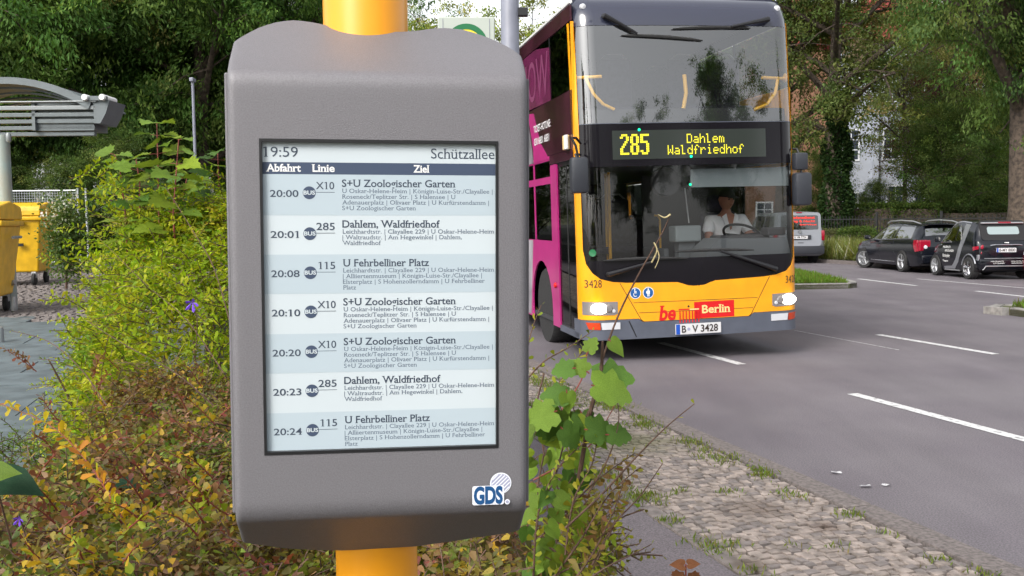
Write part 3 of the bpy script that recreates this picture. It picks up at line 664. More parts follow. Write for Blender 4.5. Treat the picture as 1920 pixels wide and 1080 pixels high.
fpanel('upper_windscreen', [(-1.235, 2.608), (1.235, 2.608), (1.235, 3.655), (-1.235, 3.655)], M['glass_up'], 0, 0)
fpanel('screen_pillar', [(-1.236, 1.13), (-1.17, 1.13), (-1.17, 2.14), (-1.236, 2.14)], M['bus_black'], -.012, .01)
fpanel('screen_pillar', [(1.17, 1.13), (1.236, 1.13), (1.236, 2.14), (1.17, 2.14)], M['bus_black'], -.012, .01)
fpanel('seal', [(-1.236, 2.6), (1.236, 2.6), (1.236, 2.607), (-1.236, 2.607)], M['bus_grey'], .004, .01)
dome = fpanel('roof_dome', [(-1.237, 3.66), (1.237, 3.66), (1.237, 3.9), (1.15, 4.0), (1.0, 4.018), (-1.0, 4.018), (-1.15, 4.0), (-1.237, 3.9)], M['bus_dome'], 0, .02)
for s in (-1.13, 1.13): MB().lathe([(0, -.03), (.03, -.02), (.035, .01)], 12, 'y', (s, T(s, 3.88)-.0, 3.88)).build('marker_lamp', M['lens_white'], bus, smooth=True)
# grooves on the yellow front
def groove(pts, w_=.007, m='num', off=.0115, name='panel_gap'):
    mb = MB()
    for (a, b), (c, d) in zip(pts, pts[1:]):
        k = max(1, int(sqrt((c-a)**2+(d-b)**2)/.08)); n_ = Vector((-(d-b), c-a)).normalized()*w_/2
        for i in range(k):
            p = (a+(c-a)*i/k, b+(d-b)*i/k); q = (a+(c-a)*(i+1)/k, b+(d-b)*(i+1)/k)
            qs = [(p[0]-n_.x, p[1]-n_.y), (q[0]-n_.x, q[1]-n_.y), (q[0]+n_.x, q[1]+n_.y), (p[0]+n_.x, p[1]+n_.y)]
            mb.add([(x, T(x, z)-off, z) for x, z in qs], [(0, 1, 2, 3)])
    return mb.build(name, M[m], yel, fix=False)
for s in (-1, 1): groove([(s*.87, .885), (s*.64, .475), (s*.615, .458)])
groove([(-.72, .665), (.72, .655)], .005); groove([(-.665, .552), (.665, .545)], .005)
def ftext(s_, x, z, m, cap, width, align='l', off=.0125, serif=False, bold=0, skew=0, name='lettering', parent=None):
    V, Fc = text_mesh(s_, serif, bold); x0 = min(v.x for v in V); x1 = max(v.x for v in V); kx = width/(x1-x0); ky = cap/CAP
    dx = {'l': 0, 'c': -width/2, 'r': -width}[align]; P = []
    for v in V:
        a = x+dx+(v.x-x0)*kx+skew*v.y*ky; b = z+v.y*ky; P.append((a, T(a, b)-off-v.z*.2, b))
    return mesh(name, P, Fc, M[m], parent or yel)
def fflat(name, pts, m, off=.0125, parent=None): return mesh(name, [(a, T(a, b)-off, b) for a, b in pts], [tuple(range(len(pts)))], M[m], parent or yel)
ftext('3428', -1.235, .845, 'num', .082, .165); ftext('3428', 1.07, .80, 'num', .08, .17)
ftext('be', -.45, .462, 'red', .150, .195, serif=True, bold=.03, skew=.15)
fflat('red_box', [(-.035, .458), (.435, .462), (.435, .643), (-.035, .640)], 'red')
ftext('Berlin', .055, .515, 'cream', .085, .335, serif=True, bold=.022, off=.0135)
fflat('gate_beam', [(-.215, .558), (-.09, .558), (-.09, .572), (-.215, .572)], 'red'); fflat('gate_beam', [(-.085, .556), (.02, .556), (.02, .570), (-.085, .570)], 'cream', .0137)
for k in range(7): fflat('gate_column', [(-.21+k*.036, .42), (-.197+k*.036, .42), (-.197+k*.036, .55), (-.21+k*.036, .55)], 'red', .0215 if k else .0215)
fflat('dot', [(-.10+.012*cos(a*pi/6), .597+.012*sin(a*pi/6)) for a in range(12)], 'num')
for cx in (-.70, -.555):
    pz = .768
    for r, m, o in ((.062, 'white', .0125), (.055, 'sign_blue', .0131)): fflat('pictogram', [(cx+r*cos(a*pi/14), pz+r*sin(a*pi/14)) for a in range(28)], m, o)
    o = .0137
    if cx < -.6:
        mb = MB(); R_ = .025
        for k in range(10):
            a0_, a1_ = radians(140+k*24), radians(140+(k+1)*24)
            mb.add([(cx+.0+r*cos(a), T(cx, pz)-o, pz-.014+r*sin(a)) for r, a in ((R_, a0_), (R_, a1_), (R_-.008, a1_), (R_-.008, a0_))], [(0, 1, 2, 3)])
        for q in ([(-.012, .036), (-.002, .036), (-.002, .002), (-.012, .002)], [(-.012, .008), (.02, .008), (.02, -.001), (-.012, -.001)], [(.013, .004), (.022, .004), (.034, -.026), (.025, -.028)], [(-.006, .022), (.014, .022), (.014, .015), (-.006, .015)]):
            mb.add([(cx+a, T(cx, pz)-o, pz+b) for a, b in q], [(0, 1, 2, 3)])
        mb.add([(cx-.007+.008*cos(a*pi/4), T(cx, pz)-o, pz+.043+.008*sin(a*pi/4)) for a in range(8)], [tuple(range(8))])
    else:
        mb = MB()
        for q in ([(-.012, .026), (.012, .026), (.020, -.012), (-.020, -.012)], [(-.013, .024), (-.022, .018), (-.027, -.006), (-.020, -.006)], [(.013, .024), (.022, .018), (.027, -.006), (.020, -.006)], [(-.012, -.012), (-.002, -.012), (-.002, -.042), (-.012, -.042)], [(.002, -.012), (.012, -.012), (.012, -.042), (.002, -.042)]):
            mb.add([(cx+a, T(cx, pz)-o, pz+b) for a, b in q], [(0, 1, 2, 3)])
        mb.add([(cx+.009*cos(a*pi/4), T(cx, pz)-o, pz+.038+.009*sin(a*pi/4)) for a in range(8)], [tuple(range(8))])
    mb.build('pictogram_figure', M['white'], yel, fix=False)
# lamps
for s in (-1, 1):
    a0_, a1_ = (.92, 1.235)
    hl = fpanel('headlight', [(s*.90, .555), (s*(a0_+.02), .54), (s*1.255, .545), (s*1.255, .69), (s*.90, .685)][::1 if s > 0 else -1], M['lens'], .014, .015)
    cx = s*1.10
    MB().lathe([(0, -.035), (.05, -.03), (.068, -.014), (.072, .01)], 20, 'y').build('lamp', M['lamp_on'], hl, smooth=True)
    lo_ = [o_ for o_ in hl.children if o_.name.startswith('lamp')][0]; lo_.location = (cx, T(cx, .61)-.010, .615); lo_.scale = (1.35, 1, .86)
    MB().lathe([(0, -.018), (.034, -.016), (.045, -.0)], 16, 'y', (s*1.0, T(1.0, .61)-.014, .615)).build('reflector', M['lens'], hl, smooth=True)
    MB().lathe([(0, -.012), (.018, -.010), (.02, .0)], 12, 'y', (s*.945, T(.95, .6)-.014, .585)).build('side_light', M['lens_white'], hl, smooth=True)
    fpanel('fog_lamp', [(s*.88, .385), (s*1.08, .385), (s*1.09, .46), (s*.88, .46)][::s], M['lens_white'], .026, .02)
    fpanel('indicator', [(s*1.095, .385), (s*1.21, .39), (s*1.235, .465), (s*1.1, .462)][::s], M['orange_red'], .025, .02)
groove([(-.78, .47), (-.70, .29)], .012, 'black', .0195)
pl = fpanel('number_plate', [(-.262, .295), (.262, .295), (.262, .408), (-.262, .408)], M['plate'], .045, .02)
fpanel('blue_band', [(-.26, .297), (-.215, .297), (-.215, .406), (-.26, .406)], M['plate_blue'], .0465, .001, pl)
ftext('B', -.195, .315, 'num', .075, .05, off=.0475, bold=.02, parent=pl); ftext('V 3428', -.075, .315, 'num', .075, .30, off=.0475, bold=.02, parent=pl)
MB().lathe([(0, -.001), (.018, -.001), (.018, 0)], 12, 'y', (-.115, T(.1, .35)-.0465, .35)).build('seal_sticker', M['st_grey'], pl)
# destination sign
dd = fpanel('destination_display', [(-.90, 2.215), (.87, 2.215), (.87, 2.525), (-.90, 2.525)], M['sign_black'], .004, .002)
yd_ = lambda a, b: T(a, b)-.0065
dots('285', 'route_number', M['led'], dd, (-.815, 2.463), .0165, .0247, 6.8, yd_)
dots('Dahlem', 'destination_line', M['led'], dd, (-.065, 2.465), .0125, .0145, 6, yd_)
dots('Waldfriedhof', 'destination_line', M['led'], dd, (-.285, 2.345), .0125, .0145, 6, yd_)
for a, b, m in ((-.60, 2.53, 'green_led'), (-.02, 2.232, 'green_led'), (.0, 1.93, 'green_led')):
    MB().lathe([(0, -.006), (.014, -.003), (.015, 0)], 10, 'y', (a, T(a, b)-.008+(.1 if b < 2 else 0), b)).build('signal_lamp', M[m], bus)
# wipers
def wiper(piv, elbow, b0, b1, off=.03):
    p = lambda q, o=off: (q[0], T(q[0], q[1])-o, q[1])
    mb = MB().tube([p(piv, .02), p(piv, .05), p(((piv[0]+elbow[0])/2, (piv[1]+elbow[1])/2), .05), p(elbow, .04)], [.03, .03, .02, .014], 8)
    w_ = mb.build('wiper', M['black'], bus, smooth=True)
    n = 8; pts = [p((b0[0]+(b1[0]-b0[0])*i/n, b0[1]+(b1[1]-b0[1])*i/n+.012*sin(pi*i/n)), .022) for i in range(n+1)]
    MB().tube(pts, [.006]+[.011+.008*sin(pi*i/n) for i in range(1, n)]+[.006], 6).build('blade', M['rubber'], w_)
wiper((-.93, 3.755), (-.58, 3.56), (-.75, 3.545), (.165, 3.49)); wiper((.955, 3.73), (.5, 3.64), (-.17, 3.615), (.74, 3.63))
wiper((-1.0, .985), (-.52, 1.10), (-1.05, 1.135), (-.1, 1.125)); wiper((.94, .965), (.28, 1.19), (-.25, 1.20), (.68, 1.185))
# green sticker
fflat('sticker', [(-1.15+.035*cos(a*pi/8), 1.22+.04*sin(a*pi/8)) for a in range(16)], 'flag_green', .003, bus)
# mirrors
def mirror(s, z0, z1, sx, wdt, t=-.12):
    m_ = MB().box(sx-wdt/2, sx+wdt/2, t-.07, t+.07, z0, z1, .035).build('mirror', M['mirror_shell'], bus, smooth=True)
    flat('mirror_glass', rrect(sx-wdt/2+.02, sx+wdt/2-.02, z0+.03, z1-.03, .02), M['chrome'], m_, (0, t+.072, 0), (-1, 0, 0) if False else (1, 0, 0), (0, 0, 1))
    return m_
M['mirror_shell'] = mat('mirror_shell', (.03, .033, .042), .4, bump=.1, scale=80)
m1 = mirror(-1, 1.86, 2.24, -1.33, .185); MB().tube([(-1.24, .12, 2.40), (-1.32, -.0, 2.45), (-1.40, -.12, 2.44), (-1.36, -.13, 2.36), (-1.33, -.12, 2.22)], .014, 8).build('mirror_arm', M['black'], m1, smooth=True)
MB().tube([(-1.24, .12, 2.28), (-1.36, -.1, 2.27), (-1.33, -.12, 2.2)], .012, 8).build('mirror_arm', M['black'], m1, smooth=True)
m2 = mirror(1, 1.66, 2.03, 1.315, .2, .1); MB().box(1.22, 1.375, .05, .16, 2.06, 2.25, .02).build('wide_angle_mirror', M['mirror_shell'], m2, smooth=True)
MB().tube([(1.23, .25, 2.3), (1.3, .18, 2.3), (1.31, .12, 2.2), (1.31, .1, 2.0)], .014, 8).build('mirror_arm', M['black'], m2, smooth=True)
# ---- body shell
def side_panel(name, s, pts, m, off=0, thick=.02, parent=None):
    """pts (t, z) on the side s=-1/+1"""
    x = s*(1.275+off)
    return MB().prism(pts, x, x-s*thick, lambda u, v, a: (a, u, v)).build(name, m, parent or bus)
L0, L1 = .276, 13.6
def rect(a, b, c, d): return [(a, c), (b, c), (b, d), (a, d)]
# left side, the one in view
dr = side_panel('door', -1, rect(.285, 1.10, .34, 2.24), M['black'], -.03, .02)
for a, b in ((.31, .675), (.71, 1.075)):
    lf = side_panel('door_leaf', -1, rect(a, b, .36, 2.2), M['door_glass'] if 'door_glass' in M else M['glass_side'], -.018, .006, dr)
side_panel('door_edge', -1, rect(.685, .70, .35, 2.22), M['rubber'], -.012, .01, dr); MB().tube([(-1.235, .63, 1.0), (-1.225, .63, 1.7)], .012, 8).build('door_handle', M['rail_yellow'], dr)
side_panel('corner_post', -1, rect(.262, .285, .49, 3.72), M['bus_yellow'], .002, .03)
side_panel('door_sill', -1, rect(.27, 1.12, .27, .335), M['bus_grey'], .0, .2)
arch = [(2.62+0, .30)]+[(2.05+.58*cos(radians(a)), .47+.60*sin(radians(a))) for a in range(0, 181, 15)]+[(1.47, .30)]
side_panel('side_panel', -1, [(1.12, .30), (1.47, .30)]+arch[1:-1][::-1]+[(2.62, .30), (L1, .30), (L1, 1.33), (1.42, 1.33), (1.42, 2.24), (1.12, 2.24)], M['magenta'])
side_panel('grey_graphic', -1, [(2.75, .32), (L1-.1, .32), (L1-.1, 1.32), (2.5, 1.32)], M['wrap_grey'], .003, .004)
t_ = 1.45; k = 0
while t_ < 12.5:
    a, b = t_, t_+(.85 if k == 0 else 1.5)
    wn = side_panel('window', -1, rect(a, b, 1.34, 2.02), M['glass_side'], -.006, .006); side_panel('top_light', -1, rect(a, b, 2.11, 2.29), M['glass_side'], -.006, .006, wn)
    side_panel('window_bar', -1, rect(a-.01, b+.01, 2.022, 2.108), M['magenta'], .0, .02); side_panel('window_post', -1, rect(b+.012, b+.068, 1.332, 2.36), M['magenta'] if k == 0 else M['wrap_grey'], .0, .02)
    t_ = b+.08; k += 1
side_panel('waist_panel', -1, [(.29, 2.36), (L1, 2.36), (L1, 3.0), (.29, 3.0)], M['magenta_dk']); side_panel('door_header', -1, rect(.29, 1.44, 2.25, 2.355), M['magenta_dk'])
side_panel('window_header', -1, rect(1.445, L1, 2.30, 2.355), M['magenta'])
t_ = .32
for k in range(9):
    b = t_+(.95 if k == 0 else 1.4)
    side_panel('upper_window', -1, rect(t_, b, 3.01, 3.72), M['glass_side'] if k else M['glass_side'], -.004, .006); side_panel('upper_post', -1, rect(b+.003, b+.045, 3.005, 3.73), M['black'], -.002, .02); t_ = b+.05
side_panel('cove_panel', -1, rect(.29, L1, 3.735, 3.90), M['magenta_dk'])
MB().tube([(-1.262, .3, 3.935), (-1.262, L1, 3.935)], .02, 6).build('roof_edge_highlight', M['white'], bus)  # white tube paints the bright highlight along the roof edge
MB().prism([(-1.258, 3.9), (-1.22, 3.98), (-1.1, 4.03), (1.1, 4.03), (1.22, 3.98), (1.258, 3.9)], .45, L1, lambda u, v, a: (u, a, v)).build('roof', M['bus_dome'], bus)
# graphics
gp = side_panel('show_graphic', -1, [(1.28, 3.0), (2.6, 3.02), (3.4, 3.72), (2.0, 3.72), (1.28, 3.62)], M['magenta_mid'] if 'magenta_mid' in M else mat('magenta_film', (.14, .018, .075), .15, coat=.5, noise=.3, scale=3), .004, .003)
text('SHOW', 'lettering', M['magenta_lt'], gp, (-1.2815, 3.25, 3.10), (0, -1, 0), (0, 0, 1), width=1.9, cap=.5)
side_panel('swoosh', -1, [(1.6, 2.36), (2.05, 2.37), (2.35, 2.62), (2.5, 2.95), (2.9, 3.3), (2.9, 2.9), (2.7, 2.6), (2.6, 2.37), (2.4, 2.36)][:], M['magenta'], .005, .003) if False else None
side_panel('swoosh', -1, [(1.45, 2.32), (2.3, 2.32), (2.32, 2.5), (2.45, 2.75), (2.6, 2.98), (2.25, 2.95), (1.9, 2.55)], M['magenta'], .005, .003)
side_panel('white_graphic', -1, [(2.33, 2.32), (3.6, 2.32), (3.6, 2.98), (2.66, 2.98), (2.5, 2.7)], M['wrap_grey'], .005, .003)
for s_, z_ in (('TICKET-HOTLINE:', 2.70), ('030 6831 6831', 2.54)): text(s_, 'lettering', M['white'], bus, (-1.2835, 2.23, z_), (0, -1, 0), (0, 0, 1), width=.93 if 'T' in s_ else .84, cap=.085, bold=.01)
MB().box(-1.33, -1.28, .42, .56, 2.36, 2.52, .01).build('side_lamp', M['cream'], bus); MB().box(-1.335, -1.30, .40, .48, 2.36, 2.52, .008).build('side_lamp_cover', M['white'], bus)
MB().lathe([(0, -.03), (.03, -.02), (.035, 0)], 12, 'x', (-1.28, 1.27, .80)).build('side_marker', M['red'], bus, smooth=True)
# right side, rear
side_panel('side_panel', 1, rect(L0, L1, .30, 1.05), M['bus_yellow']); side_panel('waist_panel', 1, rect(L0, L1, 2.12, 3.0), M['bus_yellow']); side_panel('cove_panel', 1, rect(.45, L1, 3.735, 3.90), M['bus_dome'])
side_panel('driver_window', 1, rect(.36, 1.5, 1.06, 2.11), M['glass_driver'], -.006, .006); side_panel('window_post', 1, rect(L0, .35, 1.05, 2.12), M['bus_black'])
t_ = 1.56
for k in range(8):
    side_panel('window_post', 1, rect(t_-.055, t_-.005, 1.052, 2.118), M['bus_black']); side_panel('window', 1, rect(t_, t_+1.42, 1.06, 2.11), M['glass_side'], -.006, .006); t_ += 1.48
t_ = .32
for k in range(9):
    b = t_+1.4; side_panel('upper_window', 1, rect(t_, b, 3.01, 3.72), M['glass_driver'] if k < 3 else M['glass_side'], -.004, .006); side_panel('upper_post', 1, rect(b+.003, b+.045, 3.005, 3.73), M['black'], -.002, .02); t_ = b+.05
MB().box(-1.25, 1.25, L1, L1+.05, .3, 3.95, .02).build('rear_panel', M['bus_yellow'], bus)
MB().box(-1.25, 1.25, .3, L1, .33, .38).build('floor', M['int_dark'], bus); MB().box(-1.24, 1.24, .36, L1, 2.16, 2.42).build('upper_deck', M['int_grey'], bus)
MB().box(-1.24, 1.24, .5, L1, 3.86, 3.89).build('ceiling', M['int_ceil'], bus)
MB().box(-.95, .95, .9, 12.5, .15, .325).build('underframe', M['rubber'], bus)  # underbody box hung low to deepen the shade beneath the bus
# wheels
def bus_wheel(x, t):
    s = 1 if x > 0 else -1
    w_ = MB().lathe([(.30, -.14*s), (.46, -.14*s), (.485, -.11*s), (.485, .11*s), (.46, .14*s), (.30, .14*s)], 36, 'x', (x, t, .485)).build('wheel', M['rubber'], bus, smooth=True)
    MB().lathe([(0, .02*s), (.10, .03*s), (.12, .09*s), (.14, .09*s), (.16, -.02*s), (.27, .02*s), (.29, .125*s), (.31, .135*s), (.31, .0)], 30, 'x', (x, t, .485)).build('rim', M['steel'], w_, smooth=True)
    for k in range(10):
        a = 2*pi*k/10; MB().lathe([(0, .05*s), (.014, .05*s), (.016, .0)], 6, 'x', (x, t+.21*cos(a), .485+.21*sin(a))).build('wheel_nut', M['steel'], w_)
for x, t in ((-1.09, 2.05), (1.05, 2.05), (-1.09, 8.6), (1.09, 8.6), (-1.09, 10.1), (1.09, 10.1)): bus_wheel(x, t)
MB().box(-.92, -.6, 1.45, 2.65, .35, 1.1).build('wheel_box', M['rubber'], bus)
# interior, lower deck
int_ = MB().prism([(-.05, .38), (.20, 1.20), (.35, 1.32), (1.15, 1.30), (1.20, 1.12), (1.22, .38)], .14, .62, lambda u, v, a: (u, a, v)).build('dashboard', M['int_grey'], bus)
MB().box(.45, 1.1, .45, .72, 1.26, 1.345, .03).build('instrument_hood', M['int_dark'], int_)
MB().box(1.0, 1.22, .3, .5, 1.33, 1.42, .015).build('dash_box', M['int_dark'], int_)
sw = MB(); c = Vector((.84, .66, 1.355)); ax = Vector((0, -.50, .87)).normalized(); e1 = Vector((1, 0, 0)); e2 = ax.cross(e1)
sw.tube([c+(e1*cos(a*pi/16)+e2*sin(a*pi/16))*.215 for a in range(33)], .016, 8, False); swo = sw.build('steering_wheel', M['black'], bus, smooth=True)
MB().tube([c-ax*.03, c-ax*.4], .035, 8).tube([c-e1*.22, c-ax*.03, c+e1*.22], .015, 6).build('steering_column', M['black'], swo)
tk = MB().box(.02, .34, .66, .90, 1.28, 1.47, .02).build('ticket_printer', M['int_tick'] if 'int_tick' in M else mat('printer_grey', (.2, .23, .24), .5), bus); MB().box(.08, .28, .72, .86, .38, 1.28).build('printer_post', M['int_grey'], tk)
MB().box(.0, 1.2, 1.75, 1.80, .38, 2.1).build('cab_partition', M['int_dark'], bus)
MB().box(.0, .06, 1.0, 1.8, .38, 1.2, .01).build('cab_door', M['int_grey'], bus)
ds = MB().box(.58, 1.06, 1.25, 1.4, .85, 1.62, .05).build('driver_seat', M['seat_blue'], bus, smooth=True); MB().box(.58, 1.06, .95, 1.4, .78, .9, .04).build('seat_cushion', M['seat_blue'], ds)
MB().box(.68, .96, 1.27, 1.36, 1.6, 1.82, .04).build('headrest', M['seat_blue'], ds)
flat('sun_blind', [(.02, 1.90), (1.19, 1.89), (1.19, 2.10), (.02, 2.10)], mat('blind', (.16, .19, .2), .7), bus, (0, .16, 0), X_, Z_, thick=.004)
MB().tube([(-.49, 1.6, .38), (-.49, 1.6, 2.15)], .02, 10).build('handrail', M['rail_yellow'], bus); MB().tube([(-.44, 1.9, .38), (-.44, 1.9, 2.15)], .018, 10).build('handrail', M['rail_yellow'], bus)
MB().tube([(.08, 1.55, 1.60), (.13, 1.55, 1.59), (.15, 1.55, 1.54), (.15, 1.55, .4)], .014, 8).build('handrail', M['rail_yellow'], bus, smooth=True)
M['mon'] = M['int_dark']
MB().lathe([(0, -.05), (.16, -.04), (.17, .04), (0, .05)], 20, 'y', (-.15, .5, 1.98)).build('inside_mirror', M['int_dark'], bus, smooth=True); MB().tube([(.1, .55, 1.9), (.14, .6, 1.7), (.17, .62, 1.5)], .008, 6).build('mirror_stalk', M['steel'], bus)
def seat(x, t, z, parent=bus):
    o = MB().box(x-.22, x+.22, t+.36, t+.44, z+.4, z+1.08, .04).build('seat', M['seat_blue'], parent, smooth=True)
    MB().box(x-.22, x+.22, t, t+.42, z+.38, z+.47, .03).build('cushion', M['seat_blue'], o); MB().tube([(x-.2, t+.42, z+1.05), (x-.1, t+.42, z+1.14), (x+.1, t+.42, z+1.14), (x+.2, t+.42, z+1.05)], .012, 6).build('grab_handle', M['steel'], o)
for x in (-.95, -.45, .45, .95):
    for t in (2.6, 3.5, 4.4, 5.3):
        if x > 0 or t > 2.7: seat(x, t, .45)
    for t in (1.0, 1.9, 2.8, 3.7): seat(x, t, 2.42)
seat(-.62, 1.75, .75); seat(-.2, 2.0, .75)
MB().box(-1.22, 1.22, 6.2, 6.25, .38, 2.15).build('rear_bulkhead', M['int_dark'], bus)
# upper deck front: parapet and yellow rails
fpanel('parapet', [(-1.2, 2.42), (1.2, 2.42), (1.2, 2.765), (-1.2, 2.765)], M['int_dark'], -.1, .05)
yy = lambda a, b: T(a, b)+.07
rl = MB().tube([(-1.22, yy(1.22, 3.12), 3.12), (-.96, yy(.96, 3.12), 3.12)], .018, 8).tube([(-1.13, yy(1.13, 3.1), 3.1), (-1.06, yy(1.06, 2.93), 2.93), (-.96, yy(.96, 2.82), 2.82), (-.84, yy(.84, 2.76), 2.76)], .018, 8).build('upper_handrail', M['rail_yellow'], bus, smooth=True)
MB().tube([(1.22, yy(1.22, 3.10), 3.10), (.90, yy(.96, 3.10), 3.10)], .018, 8).tube([(1.09, yy(1.09, 3.08), 3.08), (1.05, yy(1.0, 2.93), 2.93), (.94, yy(.9, 2.80), 2.80), (.78, yy(.8, 2.74), 2.74)], .018, 8).build('upper_handrail', M['rail_yellow'], bus, smooth=True)
MB().tube([(-.03, yy(0, 3.13), 3.13), (-.02, yy(0, 2.93), 2.93), (-.06, yy(0, 2.76), 2.76)], .022, 8).build('upper_handrail', M['rail_yellow'], bus, smooth=True)
for s in (-1, 1): MB().lathe([(0, -.01), (.05, -.01), (.05, .0)], 16, 'x', (s*1.225, yy(1.22, 3.11), 3.11)).build('rail_mount', M['rail_yellow'], bus)

# ---- driver
def skinned(name, verts, edges, radii, m, parent, sub=2, xform=None, root=0):
    me = bpy.data.meshes.new(name); me.from_pydata([tuple(v) for v in verts], edges, []); o = link(name, me, parent, m)
    sk = o.modifiers.new('skin', 'SKIN'); sk.use_smooth_shade = True
    ss = o.modifiers.new('sub', 'SUBSURF'); ss.levels = ss.render_levels = sub
    for i, r in enumerate(radii):
        d = me.skin_vertices[0].data[i]; d.radius = r if hasattr(r, '__len__') else (r, r); d.use_root = (i == root)
    return o
M['skin'] = mat('skin', (.42, .19, .125), .55, noise=.06, scale=12); M['shirt'] = mat('white_shirt', (.85, .85, .87), .85, noise=.06, scale=12, bump=.5, bscale=9)
M['hair'] = mat('cap_dark', (.02, .018, .02), .8); M['trouser'] = mat('dark_trousers', (.02, .022, .03), .9)
drv = empty('person', mat=BMx @ Matrix.Translation((.83, 1.10, .975)) @ Matrix.Scale(1.08, 4), label='bus driver in white short-sleeved shirt and dark cap holding the steering wheel', cat='person')
# local: x right in picture, -y forward (towards camera); origin at the seat cushion
B = [(0, .0, .02), (0, .0, .18), (0, -.01, .36), (0, -.01, .50), (0, -.015, .58), (0, -.03, .66),          # pelvis..neck, skull base
     (-.18, -.01, .50), (-.255, -.10, .30), (-.17, -.24, .25), (-.13, -.30, .29),                         # left in picture arm
     (.18, -.01, .50), (.265, -.10, .30), (.22, -.22, .28), (.20, -.28, .32),                             # other arm
     (-.1, -.02, .0), (-.13, -.42, .02), (-.13, -.5, -.38), (-.13, -.60, -.42), (.1, -.02, .0), (.13, -.42, .02), (.13, -.5, -.38), (.13, -.6, -.42)]
Ed = [(0, 1), (1, 2), (2, 3), (3, 4), (4, 5), (3, 6), (6, 7), (7, 8), (8, 9), (3, 10), (10, 11), (11, 12), (12, 13), (0, 14), (14, 15), (15, 16), (16, 17), (0, 18), (18, 19), (19, 20), (20, 21)]
Rd = [(.15, .11), (.15, .115), (.15, .11), (.12, .08), .055, .05, .06, .045, .032, .026, .06, .045, .032, .026, .09, .065, .045, .035, .09, .065, .045, .035]
body = skinned('body', B, Ed, Rd, M['skin'], drv)
S = [(0, .0, .05), (0, .0, .18), (0, -.01, .36), (0, -.012, .485), (-.19, -.01, .50), (-.25, -.08, .345), (.19, -.01, .50), (.255, -.08, .345)]
skinned('shirt', S, [(0, 1), (1, 2), (2, 3), (3, 4), (4, 5), (3, 6), (6, 7)], [(.175, .135), (.17, .135), (.175, .13), (.14, .1), .078, .066, .078, .066], M['shirt'], drv)
flat('neckline', [(-.05, .56), (.05, .56), (.012, .40), (-.004, .39)], M['skin'], drv, (0, -.142, 0), X_, Z_, thick=.012)
for s in (-1, 1): flat('collar', [(s*.052, .575), (s*.10, .54), (s*.055, .43), (s*.012, .405)][::s], M['shirt'], drv, (0, -.149, 0), X_, Z_, thick=.01)
bm = bmesh.new(); bmesh.ops.create_icosphere(bm, subdivisions=4, radius=1)
def G(v, c, r, p):
    d = (v-Vector(c)).length; return p*math.exp(-(d/r)**2)
for v in bm.verts:
    n0 = v.co.copy(); q = n0.copy()
    if q.z < 0: q.x *= 1-.28*(-q.z)**1.3; q.y *= 1-.12*(-q.z)
    f = 1+G(n0, (0, -1, -.12), .16, .22)+G(n0, (0, -1, .05), .12, .08)-G(n0, (.34, -.92, .12), .17, .10)-G(n0, (-.34, -.92, .12), .17, .10)+G(n0, (0, -.9, -.9), .3, .12)+G(n0, (0, -.95, -.42), .12, .05)-G(n0, (0, -.97, -.33), .08, .05)
    f += G(n0, (.35, -.9, .28), .2, .03)+G(n0, (-.35, -.9, .28), .2, .03)
    v.co = Vector((q.x*.078, q.y*.098, q.z*.118))*f
hm = Matrix.Rotation(radians(14), 4, 'Z') @ Matrix.Rotation(radians(6), 4, 'X')
bm.transform(Matrix.Translation((0, -.035, .725)) @ hm)
me = bpy.data.meshes.new('head'); bm.to_mesh(me); bm.free(); smooth_by_angle(me, 180); head = link('head', me, drv, M['skin'])
HMx = Matrix.Translation((0, -.035, .725)) @ hm
def hpt(x, y, z): return HMx @ Vector((x, y, z))
for s in (-1, 1):
    MB().lathe([(0, -.012), (.01, -.006), (.011, .006)], 10, 'y', tuple(hpt(s*.03, -.082, .016))).build('eye', M['black'], head)
    mb = MB().tube([hpt(s*.012, -.094, .032), hpt(s*.03, -.094, .037), hpt(s*.048, -.084, .032)], .004, 5); mb.build('eyebrow', M['hair'], head)
    MB().tube([hpt(s*.077, .01, .025), hpt(s*.088, .016, .01), hpt(s*.083, .008, -.02)], [.010, .014, .008], 8).build('ear', M['skin'], head, smooth=True)
MB().tube([hpt(-.02, -.092, -.048), hpt(0, -.097, -.046), hpt(.02, -.092, -.048)], .004, 5).build('mouth', mat('lips', (.22, .06, .05), .5), head)
bm = bmesh.new(); bmesh.ops.create_icosphere(bm, subdivisions=3, radius=1)
bmesh.ops.delete(bm, geom=[v for v in bm.verts if v.co.z < -.02+(.0 if v.co.y < 0 else -.35*v.co.y)], context='VERTS')
for v in bm.verts: v.co = Vector((v.co.x*.086, v.co.y*.107, v.co.z*.095+.038))
bm.transform(HMx); me = bpy.data.meshes.new('cap'); bm.to_mesh(me); bm.free(); smooth_by_angle(me, 180); link('cap', me, head, M['hair'])
MB().add([hpt(*p) for p in [(-.07, -.07, .045), (.07, -.07, .045), (.055, -.15, .03), (-.055, -.15, .03), (-.07, -.07, .052), (.07, -.07, .052), (.055, -.15, .037), (-.055, -.15, .037)]], [(0, 1, 2, 3), (7, 6, 5, 4), (0, 4, 5, 1), (1, 5, 6, 2), (2, 6, 7, 3), (3, 7, 4, 0)]).build('peak', M['hair'], head)
